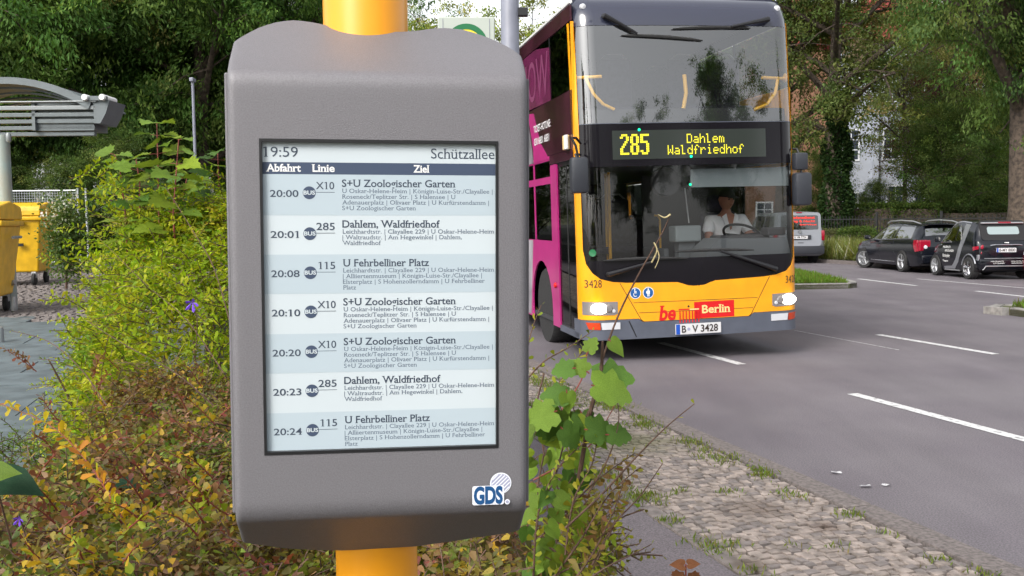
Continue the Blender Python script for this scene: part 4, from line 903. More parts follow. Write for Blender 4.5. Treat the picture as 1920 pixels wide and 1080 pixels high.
for s, wr, grip in ((-1, Vector((-.13, -.30, .29)), Vector((-.115, -.335, .315))), (1, Vector((.20, -.28, .32)), Vector((.19, -.32, .345)))):
    hv = [wr, wr+(grip-wr)*.6]; he = [(0, 1)]; hr = [.026, .03]
    for k in range(4):
        b = grip+Vector(((k-1.5)*.019, 0, 0)); n = len(hv)
        hv += [b, b+Vector((0, -.022, .012)), b+Vector((0, -.034, -.008)), b+Vector((0, -.022, -.026))]; he += [(1, n), (n, n+1), (n+1, n+2), (n+2, n+3)]; hr += [.010, .009, .009, .008]
    n = len(hv); hv += [wr+Vector((-s*.03, -.02, .0)), wr+Vector((-s*.042, -.045, .0))]; he += [(1, n), (n, n+1)]; hr += [.011, .009]
    skinned('hand', hv, he, hr, M['skin'], drv, 1)
# ================================================================ PARKED CARS
M['car_black'] = mat('car_black_paint', (.006, .007, .011), .14, coat=.35, spec=.35)
M['car_silver'] = mat('car_silver_paint', (.25, .26, .29), .3, .4, coat=.8)
M['car_red'] = mat('car_red_paint', (.42, .012, .05), .2, coat=1)
M['car_glass'] = glass('car_glass', (.05, .055, .06), .42)
M['car_glass_dark'] = glass('car_glass_dark', (.02, .02, .025), .12)
M['tail'] = mat('tail_lamp_red', (.26, .003, .02), .15, coat=1, emit=(.5, .0, .03), es=.03)
M['alu'] = mat('alloy', (.55, .56, .58), .3, .8)
M['plastic'] = mat('dark_plastic', (.025, .027, .035), .55)
M['softtop'] = mat('fabric_roof', (.012, .012, .014), .8)
M['glass_grey'] = mat('reflective_rear_pane', (.25, .31, .32), .15, coat=.5)
class Car:
    """y forward, x right, z up; stations (y, half width, sill z, belt z, roof z, roof half width)"""
    def __init__(s, st): s.st = st
    def at(s, y): return [float(np.interp(y, [q[0] for q in s.st], [q[i] for q in s.st])) for i in range(1, 6)]
    def sec(s, y):
        w_, zs, zb, zr, wr = s.at(y); h = zb-zs
        P = [(0, zs-.02), (w_*.82, zs-.02), (w_*.95, zs), (w_*.985, zs+h*.2), (w_, zs+h*.5), (w_*.985, zs+h*.8), (w_*.955, zb)]
        g = zr-zb
        if g > .06: P += [(wr+(w_*.955-wr)*.55, zb+g*.42), (wr+(w_*.955-wr)*.12, zb+g*.82), (wr*.93, zr-.03), (wr*.6, zr-.006), (0, zr)]
        else: P += [(w_*.93, zb+g*.3+.005), (w_*.88, zb+g*.55+.012), (w_*.75, zb+g*.8+.016), (w_*.5, zr+.012), (0, zr+.02)]
        return P
    def xs(s, y, z):
        P = s.sec(y)[2:10]; return float(np.interp(z, [p[1] for p in P], [p[0] for p in P]))
    def zt(s, x, y):
        P = s.sec(y)[-4:][::-1]; return float(np.interp(abs(x), [p[0] for p in P], [p[1] for p in P]))
    def body(s, root, m):
        ys = sorted(set([q[0] for q in s.st]+list(np.linspace(s.st[0][0], s.st[-1][0], 34)))); V = []; Fc = []
        n = 0
        for y in ys:
            P = s.sec(y); R = [(x, y, z) for x, z in P]+[(-x, y, z) for x, z in P[-2:0:-1]]; n = len(R); V += R
        for i in range(len(ys)-1):
            for k in range(n): Fc.append((i*n+k, (i+1)*n+k, (i+1)*n+(k+1) % n, i*n+(k+1) % n))
        Fc += [tuple(range(n)), tuple((len(ys)-1)*n+k for k in range(n-1, -1, -1))]
        o = mesh('body', V, Fc, m, root); bm = bmesh.new(); bm.from_mesh(o.data); bmesh.ops.recalc_face_normals(bm, faces=bm.faces[:]); bm.to_mesh(o.data); bm.free()
        smooth_by_angle(o.data, 38); return o
    def onside(s, name, sg, pts, m, par, off=.006, thick=.01, sub=3):
        """polygon (y,z) laid on the side surface"""
        bm = bmesh.new(); bm.faces.new([bm.verts.new((0, y, z)) for y, z in pts])
        y0 = min(p[0] for p in pts); y1 = max(p[0] for p in pts); z0 = min(p[1] for p in pts); z1 = max(p[1] for p in pts)
        for i in range(1, 6): bmesh.ops.bisect_plane(bm, geom=bm.verts[:]+bm.edges[:]+bm.faces[:], plane_co=(0, y0+(y1-y0)*i/6, 0), plane_no=(0, 1, 0))
        for i in range(1, 5): bmesh.ops.bisect_plane(bm, geom=bm.verts[:]+bm.edges[:]+bm.faces[:], plane_co=(0, 0, z0+(z1-z0)*i/5), plane_no=(0, 0, 1))
        for v in bm.verts: v.co.x = sg*(s.xs(v.co.y, v.co.z)+off)
        be = [e for e in bm.edges if len(e.link_faces) == 1]; r = bmesh.ops.extrude_edge_only(bm, edges=be)
        for v in [g for g in r['geom'] if isinstance(g, bmesh.types.BMVert)]: v.co.x -= sg*thick
        bmesh.ops.recalc_face_normals(bm, faces=bm.faces[:]); me = bpy.data.meshes.new(name); bm.to_mesh(me); bm.free(); smooth_by_angle(me, 40); return link(name, me, par, m)
    def line(s, name, sg, pts, r, m, par, off=.004):
        P = []
        for (a, b), (c, d) in zip(pts, pts[1:]):
            for i in range(6): P.append((a+(c-a)*i/6, b+(d-b)*i/6))
        P.append(pts[-1]); return MB().tube([(sg*(s.xs(y, z)+off), y, z) for y, z in P], r, 6).build(name, m, par)
    def ontop(s, name, pts, m, par, off=.006):
        """polygon (x,y) laid on roof or tail surface, gridded"""
        bm = bmesh.new(); bm.faces.new([bm.verts.new((x, y, 0)) for x, y in pts])
        x0 = min(p[0] for p in pts); x1 = max(p[0] for p in pts); y0 = min(p[1] for p in pts); y1 = max(p[1] for p in pts)
        for i in range(1, 10): bmesh.ops.bisect_plane(bm, geom=bm.verts[:]+bm.edges[:]+bm.faces[:], plane_co=(x0+(x1-x0)*i/10, 0, 0), plane_no=(1, 0, 0))
        for i in range(1, 6): bmesh.ops.bisect_plane(bm, geom=bm.verts[:]+bm.edges[:]+bm.faces[:], plane_co=(0, y0+(y1-y0)*i/6, 0), plane_no=(0, 1, 0))
        for v in bm.verts:
            v.co.z = s.zt(v.co.x, v.co.y)+off; v.co.y -= off if y1 < 0 else -off
        me = bpy.data.meshes.new(name); bm.to_mesh(me); bm.free(); smooth_by_angle(me, 60); return link(name, me, par, m)
    def wheel(s, root, x, y, r, rim, spokes=5, rz=0, w_=.2):
        sg = 1 if x > 0 else -1
        e = bpy.data.objects.new('wheel', MB().lathe([(r*.62, -w_/2), (r*.95, -w_/2), (r, -w_*.35), (r, w_*.35), (r*.95, w_/2), (r*.66, w_/2), (r*.64, w_*.2), (r*.1, w_*.1), (0, w_*.1)], 30, 'x').build('tmp', M['rubber']).data)
        bpy.data.objects.remove(bpy.data.objects['tmp']); COL.objects.link(e); e.parent = root; e.location = (x, y, r); e.rotation_euler = (0, 0, rz+(pi if sg < 0 else 0)); smooth_by_angle(e.data, 40)
        MB().lathe([(r*.63, w_*.3), (r*.66, w_*.52), (r*.70, w_*.52), (r*.68, w_*.3)], 30, 'x').build('rim_ring', rim, e, smooth=True)
        mb = MB()
        for k in range(spokes):
            a = 2*pi*k/spokes+.3
            for d in (-.13, .13):
                ca, sa = cos(a+d*.4), sin(a+d*.4); cb, sb = cos(a+d), sin(a+d)
                mb.tube([(w_*.36, r*.1*ca, r*.1*sa), (w_*.42, r*.65*cb, r*.65*sb)], [r*.055, r*.04], 5)
        mb.lathe([(0, w_*.46), (r*.12, w_*.45), (r*.15, w_*.3)], 12, 'x'); mb.build('spokes', rim, e, smooth=True)
        return e
    def arch(s, root, sg, y, r, z):
        P = [(y+r*cos(radians(a)), z+r*sin(radians(a))) for a in range(-20, 201, 14)]
        xx = s.xs(y, z+.1)
        MB().prism(P, sg*(xx-.25), sg*(xx+.007), lambda u, v, a: (a, u, v)).build('wheel_arch', M['black'], root)

# black estate
EST = Car([(-2.36, .70, .42, .70, .72, .6), (-2.33, .82, .30, .80, .84, .62), (-2.22, .875, .24, .98, 1.02, .66), (-2.12, .885, .22, 1.0, 1.18, .62), (-1.93, .89, .2, 1.0, 1.42, .6), (-1.5, .89, .2, .985, 1.475, .61), (-.6, .9, .2, .965, 1.50, .63),
           (.15, .9, .2, .95, 1.48, .62), (.55, .9, .2, .94, 1.38, .60), (1.0, .895, .2, .93, 1.12, .62), (1.22, .89, .2, .92, .96, .66), (1.7, .87, .22, .86, .88, .6), (2.1, .82, .25, .76, .78, .55), (2.28, .72, .32, .62, .64, .5), (2.33, .6, .4, .56, .58, .5)])
est = empty('parked_estate_car', (11.72, 28.2, 0), radians(3), 'black estate car with silver roof rails, big red tail lamp', 'car', 'cars parked along the far kerb')
bd = EST.body(est, M['car_black'])
for sg in (-1, 1):
    EST.onside('side_window', sg, [(1.02, .955), (.28, .975), (.22, 1.41), (.42, 1.39)], M['car_glass'], est); EST.onside('side_window', sg, [(.18, .975), (-.62, 1.0), (-.72, 1.43), (.13, 1.42)], M['car_glass'], est)
    EST.onside('side_window', sg, [(-.72, 1.0), (-1.75, 1.03), (-1.66, 1.38), (-1.45, 1.41), (-.82, 1.43)], M['car_glass'], est)
    EST.line('chrome_strip', sg, [(1.1, .94), (0, .967), (-1.75, 1.012)], .009, M['chrome'], est); EST.line('chrome_strip', sg, [(.9, .30), (-.8, .30)], .012, M['chrome'], est)
    EST.line('door_gap', sg, [(.22, .96), (.24, .5), (.2, .27)], .004, M['black'], est, .001); EST.line('door_gap', sg, [(-.68, .97), (-.72, .62), (-.9, .5)], .004, M['black'], est, .001)
    EST.onside('door_handle', sg, [(-.35, .83), (-.55, .84), (-.55, .87), (-.35, .86)], M['black'], est, .03, .03); EST.onside('door_handle', sg, [(.5, .81), (.3, .82), (.3, .85), (.5, .84)], M['black'], est, .03, .03)
    MB().tube([(sg*.60, .3, 1.47), (sg*.60, .1, 1.53), (sg*.61, -.6, 1.555), (sg*.60, -1.4, 1.53), (sg*.59, -1.85, 1.46)], .022, 8).build('roof_rail', M['alu'], est, smooth=True)
    EST.onside('tail_lamp', sg, [(-1.98, .98), (-2.30, .985), (-2.30, .66), (-2.12, .64), (-2.0, .80)], M['tail'], est, .012, .02)
    MB().box(min(sg*.52, sg*.86), max(sg*.52, sg*.86), -2.345, -2.2, .66, .98, .03).build('tail_lamp', M['tail'], est)
    MB().box(sg*1.0-.09, sg*1.0+.09, .86, .98, .95, 1.09, .03).build('door_mirror', M['car_black'], est, smooth=True)
    EST.arch(est, sg, 1.42, .35, .33); EST.arch(est, sg, -1.3, .35, .33)
    EST.wheel(est, sg*.82, -1.3, .325, M['alu']); EST.wheel(est, sg*.84, 1.42, .325, M['alu'], 5, radians(28))
    MB().lathe([(0, -.02), (.05, -.015), (.055, 0)], 12, 'y', (sg*.68, -2.35, .78)).build('reversing_lamp', M['lens_white'], est, smooth=True)
EST.ontop('rear_window', [(-.6, -2.16), (.6, -2.16), (.52, -1.95), (-.52, -1.95)], M['car_glass'], est)
EST.ontop('windscreen', [(-.62, 1.15), (.62, 1.15), (.52, .50), (-.52, .50)], M['car_glass'], est)
MB().box(-.55, .55, -2.05, -1.86, 1.425, 1.46, .012).build('roof_spoiler', M['car_black'], est); MB().box(-.8, .8, -2.375, -2.25, .30, .55, .05).build('rear_bumper', M['car_black'], est, smooth=True)
MB().box(-.3, .3, -2.365, -2.30, .78, .80, .005).build('chrome_trim', M['chrome'], est)

# small two-seater with a silver frame
SMT = Car([(-1.32, .60, .42, .72, .74, .5), (-1.29, .70, .32, .92, .96, .55), (-1.22, .76, .25, 1.0, 1.05, .58), (-1.12, .775, .22, 1.02, 1.30, .58), (-1.0, .78, .2, 1.02, 1.50, .60), (-.6, .78, .2, 1.0, 1.545, .62), (-.1, .78, .2, .97, 1.55, .62),
           (.25, .78, .2, .95, 1.47, .60), (.62, .775, .2, .92, 1.2, .6), (.85, .765, .22, .89, .96, .58), (1.1, .74, .25, .78, .80, .5), (1.28, .66, .3, .64, .66, .45), (1.34, .5, .38, .55, .57, .4)])
smt = empty('parked_small_car', (11.92, 24.45, 0), radians(2), 'tiny black two-seater car with silver side frame and white door lettering', 'car', 'cars parked along the far kerb')
SMT.body(smt, M['car_black'])
for sg in (-1, 1):
    SMT.onside('side_window', sg, [(.72, .955), (-.08, 1.0), (-.16, 1.46), (.12, 1.44)], M['car_glass'], smt); SMT.onside('quarter_window', sg, [(-.13, 1.0), (-.42, 1.02), (-.24, 1.45)], M['car_glass'], smt)
    SMT.onside('silver_frame', sg, [(.42, .22), (-.15, .24), (-.36, .42), (-.62, .98), (-.74, 1.44), (-.44, 1.47), (-.44, 1.02), (-.22, .50), (-.02, .32), (.42, .29)], M['car_silver'], smt, .010, .02, 4)
    SMT.line('silver_roof_arc', sg, [(.80, .955), (.55, 1.20), (.28, 1.41), (.05, 1.49), (-.3, 1.51), (-.70, 1.48)], .03, M['car_silver'], smt, -.012)
    SMT.line('window_trim', sg, [(.70, .945), (.1, .965)], .014, M['chrome'], smt); SMT.line('sill_strip', sg, [(.42, .20), (-.4, .205)], .018, M['alu'], smt)
    SMT.line('wing_line', sg, [(.62, .88), (.85, .85), (1.02, .70)], .016, M['car_silver'], smt, -.006)
    SMT.onside('tail_lamp', sg, [(-1.10, .86), (-1.27, .88), (-1.27, .80), (-1.12, .76)], M['tail'], smt, .012, .03)
    for zc in (.85, .70): MB().lathe([(0, -.035), (.055, -.03), (.075, -.01), (.08, .02)], 16, 'y', (sg*.60, -1.275, zc)).build('tail_lamp', M['tail'], smt, smooth=True)
    MB().box(sg*.87-.08, sg*.87+.08, .58, .7, .95, 1.10, .035).build('door_mirror', M['car_black'], smt, smooth=True)
    SMT.arch(smt, sg, .92, .33, .30); SMT.arch(smt, sg, -.92, .33, .30)
    MB().tube([(sg*.775, -.92+.36*cos(radians(a)), .30+.36*sin(radians(a))) for a in range(10, 165, 15)], .02, 6).build('arch_lip', M['car_silver'] if sg < 0 else M['car_black'], smt, smooth=True)
    SMT.wheel(smt, sg*.70, .92, .29, M['alu'], 5); SMT.wheel(smt, sg*.715, -.92, .29, M['chrome'], 5)
    rb = sg*.74
    MB().box(min(rb-.06*sg, rb), max(rb-.06*sg, rb), -1.32, -1.0, .5, .66, .02).build('bumper_corner', M['car_silver'], smt)
flat('soft_top', rrect(-.60, .60, 1.13, 1.70, .08), M['softtop'], smt, (0, -1.722, 0), (1, 0, .0), (0, .414, .910), thick=.03)
flat('rear_window', rrect(-.42, .42, 1.30, 1.52, .06), M['glass_grey'], smt, (0, -1.732, 0), (1, 0, .0), (0, .414, .910), thick=.01)
MB().box(-.56, .56, -1.12, -.98, 1.46, 1.50, .015).build('roof_edge', M['alu'], smt); MB().box(-.12, .22, -1.125, -1.09, 1.475, 1.51, .01).build('third_brake_light', M['tail'], smt)
MB().box(-.60, .60, -1.325, -1.25, .50, .92, .03).build('boot_lid', M['car_black'], smt, smooth=True); MB().tube([(-.42, -1.325, .90), (-.3, -1.34, .915), (.3, -1.34, .915), (.42, -1.325, .90)], .014, 8).build('lid_chrome', M['chrome'], smt)
MB().box(-.05, .06, -1.345, -1.32, .955, .98, .004).build('lid_badge', M['white'], smt)
SMT_p = MB().box(-.26, .26, -1.345, -1.325, .72, .83, .003).build('number_plate', M['plate'], smt); MB().box(-.258, -.215, -1.347, -1.3449, .722, .828).build('blue_band', M['plate_blue'], SMT_p)
text('B-MY 8800', 'lettering', M['num'], SMT_p, (-.19, -1.3465, .74), X_, Z_, cap=.072, width=.42, bold=.02)
MB().box(-.72, .72, -1.36, -1.2, .26, .55, .04).build('rear_bumper', M['car_black'], smt, smooth=True); MB().tube([(-.62, -1.34, .26), (-.55, -1.37, .36), (.55, -1.37, .36), (.62, -1.34, .26)], .018, 8).build('bumper_strip', M['alu'], smt)
MB().tube([(-.6, -1.365, .56), (.6, -1.365, .56)], .010, 6).build('bumper_line', M['alu'], smt)
for s_, x, z, wd in (('HAUSHALTS', -.42, .47, .34), ('AUFLÖSUNGEN', -.36, .42, .30), ('HAUSHALTS', .12, .47, .34), ('AUFLÖSUNGEN', .12, .42, .36)): text(s_, 'lettering', M['white'], smt, (x, -1.364, z), X_, Z_, cap=.03, width=wd)
def sidetext(car, s_, sg, y, z, cap, width, par, m):
    V, Fc = text_mesh(s_, False, .015); x0 = min(v.x for v in V); k = width/(max(v.x for v in V)-x0); ky = cap/CAP
    P = [(sg*(car.xs(y-(v.x-x0)*k, z+v.y*ky)+.004), y-(v.x-x0)*k, z+v.y*ky) for v in V]; mesh('lettering', P, Fc, m, par)
for s_, y, z, cap, wd in (('HAUSHALTS', .52, .80, .055, .42), ('AUFLÖSUNGEN', .40, .70, .055, .50), ('Entrümpelung', .50, .55, .085, .40), ('Transporte', .50, .42, .05, .30)): sidetext(SMT, s_, -1, y, z, cap, wd, smt, M['white'])

# silver van behind the bus
VAN = Car([(-2.2, .80, .42, .80, .82, .7), (-2.17, .86, .34, 1.0, 1.05, .72), (-2.12, .89, .30, 1.10, 1.45, .74), (-2.02, .895, .28, 1.12, 1.76, .72), (-1.8, .895, .26, 1.12, 1.82, .72), (.3, .895, .26, 1.08, 1.80, .72), (.8, .89, .26, 1.04, 1.6, .68), (1.35, .88, .26, 1.0, 1.1, .7), (1.9, .84, .28, .88, .90, .6), (2.18, .7, .35, .7, .72, .5)])
van = empty('parked_van', (9.62, 34.6, 0), radians(3), 'silver van with red lettering on its dark rear window', 'van', 'cars parked along the far kerb')
VAN.body(van, M['car_silver'])
for sg in (-1, 1):
    for pts in ([(1.2, 1.12), (.35, 1.13), (.3, 1.66), (.7, 1.58)], [(.22, 1.14), (-.75, 1.15), (-.75, 1.66), (.2, 1.67)], [(-.85, 1.15), (-1.95, 1.17), (-1.85, 1.66), (-.85, 1.67)]): VAN.onside('side_window', sg, pts, M['car_glass'], van)
    MB().box(min(sg*.77, sg*.90), max(sg*.77, sg*.90), -2.2, -2.05, .80, 1.16, .025).build('tail_lamp', M['tail'], van, smooth=True)
    MB().box(sg*1.0-.1, sg*1.0+.1, .95, 1.07, 1.1, 1.3, .03).build('door_mirror', M['plastic'], van, smooth=True)
    VAN.arch(van, sg, 1.35, .36, .33); VAN.arch(van, sg, -1.35, .36, .33); VAN.wheel(van, sg*.80, 1.35, .32, M['steel']); VAN.wheel(van, sg*.80, -1.35, .32, M['steel'])
tx, ty, tz = (1, 0, 0), (0, .17, .985), 0
flat('tailgate', rrect(-.76, .76, .62, 1.80, .12), M['car_silver'], van, (0, -2.36, 0), tx, (0, .13, .9915), thick=.06)
rw = flat('rear_window', rrect(-.66, .66, 1.20, 1.70, .06), M['car_glass_dark'], van, (0, -2.37, 0), tx, (0, .13, .9915), thick=.02)
for s_, z, cp, wd, x in (('Schadensdienst', 1.58, .085, 1.0, -.45), ('Tag & Nacht', 1.46, .07, .85, -.3), ('Service', 1.35, .05, .6, 0.0)): text(s_, 'lettering', M['redlet'] if 'redlet' in M else M.setdefault('redlet', mat('red_lettering', (.75, .03, .015), .5, emit=(.8, .03, .01), es=0)), rw, (x, -2.375+.13*z, z*.9915), tx, (0, .13, .9915), cap=cp, width=wd, bold=.03)
MB().box(-.38, .38, -2.30, -2.262, .85, 1.0, .01).build('plate_recess', M['plastic'], van); vp_ = MB().box(-.27, .25, -2.315, -2.301, .87, .975, .003).build('number_plate', M['plate'], van); text('B VM 9704', 'lettering', M['num'], vp_, (-.22, -2.3165, .89), X_, Z_, cap=.07, width=.42, bold=.02)
MB().lathe([(0, -.01), (.055, -.01), (.06, 0)], 16, 'y', (-.0, -2.27, 1.12)).build('round_badge', M['chrome'], van); MB().box(-.86, .86, -2.32, -2.1, .33, .62, .04).build('rear_bumper', M['plastic'], van, smooth=True)
MB().box(-.08, .12, -2.275, -2.26, .72, .74).build('tailgate_handle', M['plastic'], van); MB().box(-.10, .10, -2.16, -2.05, 1.765, 1.80, .01).build('third_brake_light', M['tail'], van)

# nose of a red car at the right edge
RED = Car([(-2.0, .7, .4, .8, .82, .6), (-1.9, .82, .3, .95, 1.2, .6), (-1.5, .85, .25, .95, 1.45, .62), (0, .86, .22, .93, 1.48, .62), (.5, .86, .22, .92, 1.35, .6), (1.05, .85, .22, .90, 1.0, .62), (1.55, .82, .24, .84, .86, .55), (1.85, .74, .28, .74, .76, .5), (1.98, .6, .34, .62, .64, .4)])
red = empty('parked_red_car', (13.0, 21.3, 0), radians(2), 'red car of which only the front wing shows at the right edge', 'car', 'cars parked along the far kerb')
RED.body(red, M['car_red'])
for sg in (-1, 1):
    RED.onside('side_window', sg, [(.85, .945), (-.1, .955), (-.1, 1.40), (.3, 1.36)], M['car_glass'], red); RED.onside('side_window', sg, [(-.2, .955), (-1.4, .97), (-1.2, 1.38), (-.2, 1.40)], M['car_glass'], red)
    RED.arch(red, sg, 1.25, .34, .31); RED.arch(red, sg, -1.25, .34, .31); RED.wheel(red, sg*.77, 1.25, .30, M['steel']); RED.wheel(red, sg*.77, -1.25, .30, M['steel'])
    MB().box(sg*.95-.08, sg*.95+.08, .75, .86, .95, 1.08, .03).build('door_mirror', M['car_red'], red, smooth=True)
    RED.onside('headlight', sg, [(1.5, .70), (1.85, .66), (1.85, .74), (1.55, .82)], M['lens_white'], red)
RED.ontop('windscreen', [(-.58, 1.0), (.58, 1.0), (.5, .52), (-.5, .52)], M['car_glass'], red)

# ================================================================ YELLOW WASTE CONTAINERS, SHELTER, FENCE
M['bin'] = mat('bin_yellow_plastic', (.68, .40, .012), .45, noise=.12, scale=7, bump=.15, bscale=40)
def container(x, y, rz, label):
    c = empty('waste_container', (x, y, lz(y)), rz, label, 'container', 'yellow waste containers by the shelter')
    prof_ = [(-.60, .22), (.60, .22), (.68, 1.08), (-.68, 1.08)]
    V = []; hw = ((-.42, .42), (-.52, .52))
    b = MB().add([(-.58, -.36, .22), (.58, -.36, .22), (.58, .36, .22), (-.58, .36, .22), (-.68, -.50, 1.10), (.68, -.50, 1.10), (.68, .50, 1.10), (-.68, .50, 1.10)], [(0, 3, 2, 1), (4, 5, 6, 7), (0, 1, 5, 4), (1, 2, 6, 5), (2, 3, 7, 6), (3, 0, 4, 7)]).build('body', M['bin'], c)
    bv = b.modifiers.new('b', 'BEVEL'); bv.width = .03; bv.segments = 3
    MB().box(-.71, .71, -.54, .54, 1.09, 1.16, .02).build('rim', M['bin'], c, smooth=True)
    lid = MB().prism([(-.53, 1.17)]+[(-.53+.05*(1-cos(radians(a))), 1.17+.17*sin(radians(a))) for a in (30, 60, 90)]+[(0, 1.40)]+[(.53-.05*(1-cos(radians(a))), 1.17+.17*sin(radians(a))) for a in (90, 60, 30)]+[(.53, 1.17)], -.69, .69, lambda u, v, a: (a, u, v)).build('lid', M['bin'], c)
    bv = lid.modifiers.new('b', 'BEVEL'); bv.width = .03; bv.segments = 3
    for xx in (-.45, .3): MB().box(xx, xx+.14, -.56, -.52, 1.02, 1.07).build('handle_slot', M['black'], c); MB().box(xx, xx+.1, -.505, -.47, .66, .71).build('slot', M['black'], c)
    for sx in (-.5, .5):
        for sy in (-.33, .33):
            wv = MB().lathe([(0, -.03), (.09, -.028), (.10, -.02), (.10, .02), (.09, .028), (0, .03)], 20, 'x', (sx, sy, .10)).build('caster', M['rubber'], c, smooth=True); MB().box(sx-.04, sx+.04, sy-.03, sy+.05, .12, .225, .008).build('fork', M['steel'], wv)
    for sx in (-.74, .74): MB().tube([(sx, -.2, .95), (sx, .2, .95)], .018, 8).build('lift_trunnion', M['steel'], c)
container(-6.93, 11.9, radians(14), 'nearer yellow wheeled waste container, cut off by the left edge')
container(-8.65, 16.5, radians(10), 'farther yellow wheeled waste container beside the hedge')
M['shelter'] = mat('shelter_grey_metal', (.125, .145, .155), .45, .2, noise=.06, scale=8)
M['sheltlight'] = mat('shelter_light_metal', (.23, .25, .26), .4, .2)
sh = empty('bus_shelter', (-6.44, 12.4, .47), radians(1), 'grey metal bus shelter with arched roof, at the left edge', 'shelter')
top = 2.97
def vault(r, hw, n=20): return [(x, sqrt(r*r-x*x)-r) for x in np.linspace(-hw, hw, n)]
A = vault(2.0, 1.10); MB().prism([(x, top+z) for x, z in A]+[(x*.965, top+z-.085) for x, z in A[::-1]], -.05, .0, lambda u, v, a: (u, a, v)).build('end_arch', M['shelter'], sh)
MB().prism([(x, top+z-.004) for x, z in A]+[(x, top+z-.025) for x, z in A[::-1]], .0, 1.1, lambda u, v, a: (u, a, v)).build('roof_skin', M['shelter'], sh)
for k in range(4):
    A = vault(1.9-.1*k, 1.0-.13*k); MB().prism([(x, top-.10-.035*k+z) for x, z in A]+[(x, top-.125-.035*k+z) for x, z in A[::-1]], .12+.22*k, .17+.22*k, lambda u, v, a: (u, a, v)).build('rib', M['sheltlight'] if k % 2 else M['shelter'], sh)
for k, (z_, x1_) in enumerate([(2.655, 1.17), (2.585, 1.16), (2.50, 1.13), (2.42, 1.11), (2.34, 1.09), (2.265, 1.07)]):
    MB().box(-1.6, x1_, -.06+.03*k, .02+.03*k, z_-(.008 if k == 0 else .03), z_+(.01 if k == 0 else .022), .006).build('louvre', M['sheltlight'] if k in (0, 1) else M['shelter'], sh)
for x in (-.9, -.27, .32): MB().box(x, x+.04, .0, .3, 2.30, 2.66).build('bracket', M['shelter'], sh)
MB().box(.34, 1.08, .06, .5, 2.30, 2.645).build('end_box', M['shelter'], sh)
MB().prism([(1.12, 2.67), (1.33, 2.67), (1.27, 2.50), (1.20, 2.38), (1.12, 2.38)], -.03, .5, lambda u, v, a: (u, a, v)).build('gutter_end', M['shelter'], sh)
MB().box(1.0, 1.30, -.07, -.01, 2.665, 2.72).build('tube_plate', M['shelter'], sh)
for x in (1.04, 1.26): MB().lathe([(0, -.11), (.034, -.11), (.040, -.10), (.040, .3)], 20, 'y', (x, 0, 2.70)).build('tube_end', M['white'], sh, smooth=True)
MB().lathe([(.085, 0), (.085, 2.18), (.08, 2.25)], 20, 'z', (-.11, .1, 0)).build('column', M['colpaint'] if 'colpaint' in M else mat('column_patina', (.22, .32, .33), .35, col2=(.30, .26, .2), scale=1.4, coat=.3), sh, smooth=True)
MB().lathe([(.02, 0), (.032, .02), (.032, .10), (.02, .12)], 14, 'z', (.03, -.03, 2.15)).build('column_cap', M['sheltlight'], sh, smooth=True)
MB().tube([(-.4, -.1, .26), (.06, -.1, .36)], .035, 10).build('foot_rail', M['steel'], sh, smooth=True)
MB().lathe([(.035, 0), (.035, .16), (.03, .18), (0, .18)], 14, 'z', (.06, -.15, 0)).build('foot_bolt', M['steel'], sh, smooth=True)
bol = empty('bollard_stub', (-5.05, 9.4, lz(9.4)), 0, 'short white capped stub standing on the slabs at the left edge', 'stub')
MB().lathe([(.04, 0), (.04, .13), (.036, .15), (0, .15)], 16).build('stub', M['sheltlight'], bol, smooth=True)
# mesh fence panel
M['galv'] = mat('galvanised', (.42, .44, .45), .45, .4)
fe = empty('mesh_fence', (-14.3, 24.0, lz(24)-.1), 0, 'grey wire mesh fence panel standing behind the containers', 'fence')
for x in (0, 3.52, 3.72): MB().tube([(x, 0, 0), (x, 0, 1.98)], .025, 8).build('post', M['galv'], fe)
for z in (.15, 1.93): MB().tube([(-6, 0, z), (3.52, 0, z)], .02, 8).build('rail', M['galv'], fe)
mb = MB()
for i in range(150): mb.box(-6+i*.0635-.003, -6+i*.0635+.003, -.004, .004, .15, 1.93)
for i in range(28): mb.box(-6, 3.5, .004, .01, .15+i*.0635, .156+i*.0635)
tag(mb.build('wire_mesh', M['galv'], fe, fix=False), kind='stuff')

for o_, k_ in ((est, .93), (smt, .93), (red, .93), (van, .97)): o_.scale = (k_, k_, k_)
